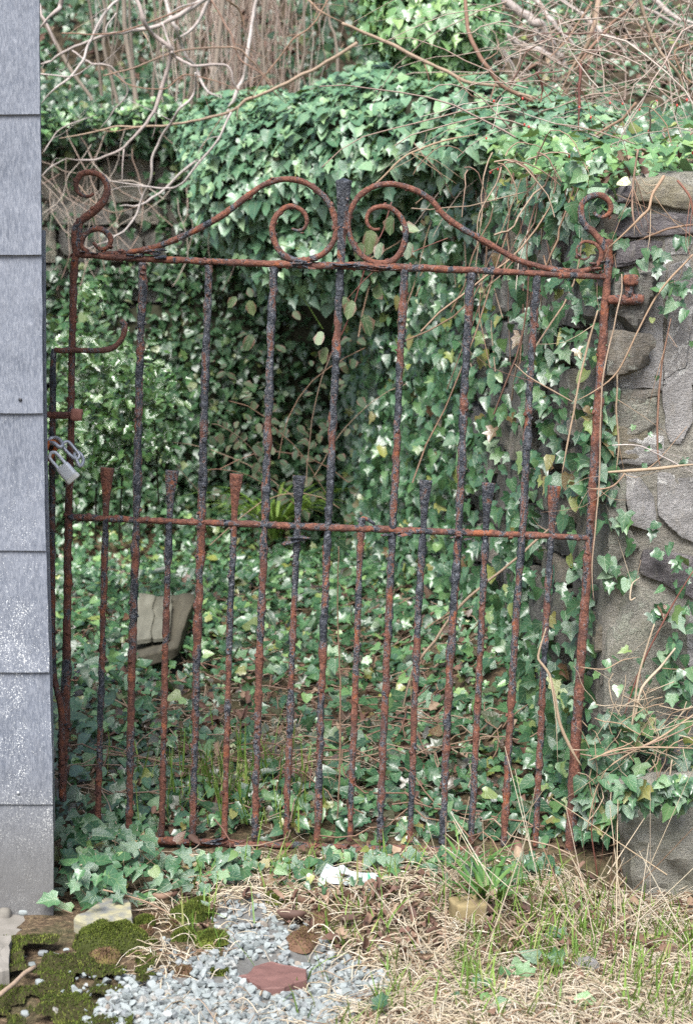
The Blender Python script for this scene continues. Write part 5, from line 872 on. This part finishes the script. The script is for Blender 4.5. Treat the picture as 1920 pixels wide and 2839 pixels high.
for (x, y, L, yw, lab) in [(305, 660, 62, 1.0, 'curled brown leaf left of the ochre stone, upper one of two'), (385, 715, 62, -.9, 'curled brown leaf left of the ochre stone, lower one leaning right'), (355, 850, 66, .1, 'broad reddish brown leaf in the straw below the ochre stone'), (500, 945, 66, .6, 'dark rolled leaf in the open straw'), (425, 1022, 60, 0, 'pale brown rolled leaf lying flat in the lower straw'), (510, 790, 60, .5, 'rolled leaf right underneath the ochre stone'), (640, 830, 56, -.2, 'dark leaf beside a green shoot below the plantain'), (185, 595, 56, .3, 'curled leaf just below the white wrapper'), (1060, 820, 60, 1.1, 'dark red curled leaf among dry stalks'), (940, 620, 60, .9, 'pinkish dry leaf right of the plantain'), (640, 1030, 60, -1., 'upright dark leaf in the bottom straw'), (1220, 490, 46, -.6, 'orange brown leaf tucked at the foot of the pier'), (880, 1020, 50, .2, 'rolled leaf above the yellow green shoots')]:
    curled(*Z8([(x, y)])[0], L * ZS * 1.15, yw, lab)
for (x, y, L, yw, lab) in [(1320, 712, 130, -.1, 'long rolled bark-like brown leaf in the straw near the red slate'), (1000, 512, 70, -.3, 'dark brown leaf under the ivy in front of the bottom rail'), (1110, 620, 110, 1.4, 'pale straw coloured leaf standing on end'), (780, 570, 70, .8, 'brown leaf at the gravel end of the ivy patch'), (740, 600, 90, .2, 'yellowish tan leaf beside the ivy patch'), (810, 230, 70, .7, 'tan oak leaf caught behind the bottom rail')]:
    curled(*Z7([(x, y)])[0], L * ZS, yw, lab)
mb = None; n = 1300; px = U(500, 1920, n); py = rng.normal(2510, 100, n); g = G(px, py, .01); k_ = (in_gravel(px, py) > .9) & (g[:, 1] < -.02)
for (mx, my, mw, mh) in MOUNDS: k_ &= ((px - mx) / mw) ** 2 + ((py - my) / mh) ** 2 > .3
g = g[k_]; n = len(g); g[:, 2] = gh(g[:, 0], g[:, 1]) + U(.004, .025, n)
tag(leaves(None, DEAD, g, np.array((0, -.2, 1)) + rn(n, .5), rn(n), .008 + .026 * rng.random(n) ** 1.6, DEADT, 0, 'leaf_litter'), 'small brown leaf litter mixed in the straw', 'leaf litter')
n = 1200; x = rng.normal(-.2, .5, n); y = U(.05, 3.0, n); pos = np.stack([x, y, gh(x, y) + U(.004, .05, n)], -1); tag(leaves(None, DEAD, pos, np.array((0, -.4, 1)) + rn(n, .5), rn(n), U(.018, .042, n), DEADT, 0, 'leaf_litter'), 'brown dead leaves lying inside the yard between ivy', 'leaf litter')
sh = thing('seedling', 'yellow green young leaves in the straw at the bottom right', 'plant', tuple(G(*Z8([(740, 1080)])[0], 0)))
ps = [Z8([(x, y)])[0] for x, y in ((840, 1035), (900, 1050), (740, 1065), (665, 1080), (715, 1095), (1130, 1075), (1160, 1100), (960, 1140), (600, 1055), (820, 1120))]; pos = np.array([G(a, b, .02) for a, b in ps]); n = len(pos); leaves(sh, IVY_LIGHT, pos, np.array((0, -.7, 1)) + rn(n, .3), np.array((0, -.6, 0)) + rn(n, .6), U(.025, .04, n), OVATE, 20)
sh = thing('seedling', 'dark green ivy seedlings scattered in the straw below the plantain', 'plant', tuple(G(*Z8([(840, 900)])[0], 0)))
ps = [Z8([(x, y)])[0] for x, y in ((790, 890), (875, 885), (830, 965), (620, 970), (985, 880), (720, 960), (485, 1040), (1000, 760), (960, 750), (150, 1110))]; pos = np.array([G(a, b, .02) for a, b in ps]); n = len(pos); leaves(sh, IVY_MID, pos, np.array((0, -.7, 1)) + rn(n, .3), np.array((0, -.6, 0)) + rn(n, .6), U(.025, .04, n), IVY5, 20)
# plastic wrapper
wr = thing('plastic_wrapper', 'crumpled white plastic wrapper with green print by the bottom rail', 'wrapper', tuple(G(975, 2440, 0)))
def wrap(corners, mat, hgt, seed, name):
    c = np.array([P(x, y, -.31) for x, y in corners]); u, w = np.meshgrid(np.linspace(0, 1, 18), np.linspace(0, 1, 9)); p = c[0] * ((1 - u) * (1 - w))[..., None] + c[1] * (u * (1 - w))[..., None] + c[2] * (u * w)[..., None] + c[3] * ((1 - u) * w)[..., None]
    p[..., 1] += -.05 * w + hgt * vn(np.stack([u * 5, w * 3, 0 * u + seed], -1)); p[..., 2] += .006 * vn(np.stack([u * 7, w * 2.4, 0 * u + seed + 5], -1)); k = np.arange(18 * 9).reshape(9, 18)
    p = np.concatenate([p.reshape(-1, 3), p.reshape(-1, 3) + np.array((0, .0012, -.0008))]); q = np.stack([k[:-1, :-1], k[1:, :-1], k[1:, 1:], k[:-1, 1:]], -1).reshape(-1, 4); MB().add(p, np.vstack([q, q[:, ::-1] + 162])).build(name, mat, wr)
wrap([(905, 2392), (1060, 2432), (1050, 2452), (888, 2412)], PLASTIC, .009, 1, 'upper_sheet'); wrap([(888, 2416), (1000, 2440), (985, 2462), (900, 2440)], PLASTIC, .009, 8, 'lower_sheet'); wrap([(975, 2432), (1058, 2444), (1045, 2456), (985, 2452)], BLACK, .01, 3, 'dark_inside'); wrap([(1020, 2424), (1052, 2434), (1048, 2440), (1016, 2431)], PLGREEN, .004, 3, 'green_print')
# twigs on the ground
tw = thing('twig', 'grey brown twig lying from the ivy patch down to the moss pair', 'twig', tuple(G(420, 2500, .03)))
branch(tw, Z7([(470, 570), (600, 605), (700, 640), (790, 690), (840, 740), (870, 790)]), -.47, [5, 6, 6, 5], STEM, 'stick', dz=.0)
for o in (tw,):
    pass
tw = thing('twig', 'dark twig lying on the moss in the lower left corner', 'twig', tuple(G(60, 2720, .02))); m = MB(); g = [G(*p, .03) for p in Z7([(-20, 1060), (60, 1000), (110, 950), (160, 920)])]; tube(m, g, .004, 6, .02, .1); m.build('stick', STEM, tw)

# ------------------------------------------------------------------ rotten timber, boards and a pot inside the yard
tb = thing('rotten_timber', 'rotting grey timber with a pale broken upper board among the ivy', 'timber', tuple(G(430, 1880, 0)))
def plank(poly, Y0, Y1, z0, z1, th, mat, name, root, n=8):
    a = np.array([P(poly[0][0], poly[0][1], Y1), P(poly[1][0], poly[1][1], Y1), P(poly[2][0], poly[2][1], Y0), P(poly[3][0], poly[3][1], Y0)]); v, q = rbox(n, 16); u = (v[:, 0] + 1) / 2; w = (1 - v[:, 1]) / 2
    p = a[0] * ((1 - u) * (1 - w))[:, None] + a[1] * (u * (1 - w))[:, None] + a[2] * (u * w)[:, None] + a[3] * ((1 - u) * w)[:, None]; p[:, 2] += v[:, 2] * th / 2; p += .006 * np.stack([vn(p * 25), vn(p * 25 + 7), vn(p * 30 + 13)], -1); MB().add(p, q).build(name, mat, root)
def slats(poly, Y0, Y1, th, mat, name, n, ragged):
    a = np.array(poly, float)
    for k in range(n):
        u0, u1 = k / n + .002, (k + 1) / n - .002; e = random.uniform(-ragged, ragged); e2 = random.uniform(-ragged, ragged) * .5; T = lambda u: a[0] * (1 - u) + a[1] * u; B = lambda u: a[3] * (1 - u) + a[2] * u
        c = [T(u0) + (B(u0) - T(u0)) * e2, T(u1) + (B(u1) - T(u1)) * e2, B(u1) + (B(u1) - T(u1)) * (e + random.uniform(-.06, .06)), B(u0) + (B(u0) - T(u0)) * e]; plank(c, Y0, Y1, 0, 0, th * random.uniform(.8, 1.2), mat, name, tb, 8)
slats([(410, 1668), (545, 1660), (492, 1815), (345, 1852)], 1.35, 1.95, .05, WOOD, 'lower_board', 1, .02); slats([(385, 1655), (478, 1660), (470, 1765), (366, 1782)], 1.40, 1.86, .022, WOOD2, 'upper_board', 2, .05)
m = MB(); add_box(m, P(430, 1890, 1.5), (.09, .12, .09), None, 5, 6, .01, 12); m.build('hollow_shade', BLACK, tb)  # near-black box painted in for the shade of the hollow under the boards
m = MB(); tube(m, [P(380, 1890, 1.4), P(340, 1960, 1.3), P(330, 2010, 1.2)], .03, 8, .03, .2, 3., freq=.3); m.build('prop', WOOD, tb)
bd = thing('board', 'yellowish weathered board lying flat in the ivy in the middle of the yard', 'board', tuple(G(770, 1920, 0))); plank([(690, 1880), (800, 1885), (830, 1940), (720, 1950)], 1.2, 1.6, 0, 0, .03, YWOOD, 'plank', bd)
bd = thing('board', 'low yellow stone-like board just behind the bottom rail near the middle', 'board', tuple(G(980, 2240, 0))); plank([(900, 2215), (1030, 2220), (1035, 2260), (905, 2256)], .25, .36, 0, 0, .03, YWOOD, 'plank', bd)
pot = thing('clay_pot', 'broken clay pipe rim with a dark mouth lying behind the left bars', 'pot', tuple(G(585, 2090, 0)))
c = P(585, 2075, .75); ring = [c + np.array((math.cos(a) * .04, .01 * math.sin(a), math.sin(a) * .03)) for a in np.linspace(0, 2 * math.pi, 20)]; m = MB(); tube(m, ring, .006, 7, .01); m.build('rim', CLAY, pot)
m = MB(); tube(m, [c + np.array((0, .16, .0)), c + np.array((0, .06, 0)), c + np.array((0, .004, 0))], [.036, .038, .036], 16, .03, flat=.75); m.build('pot_body', BLACK, pot)
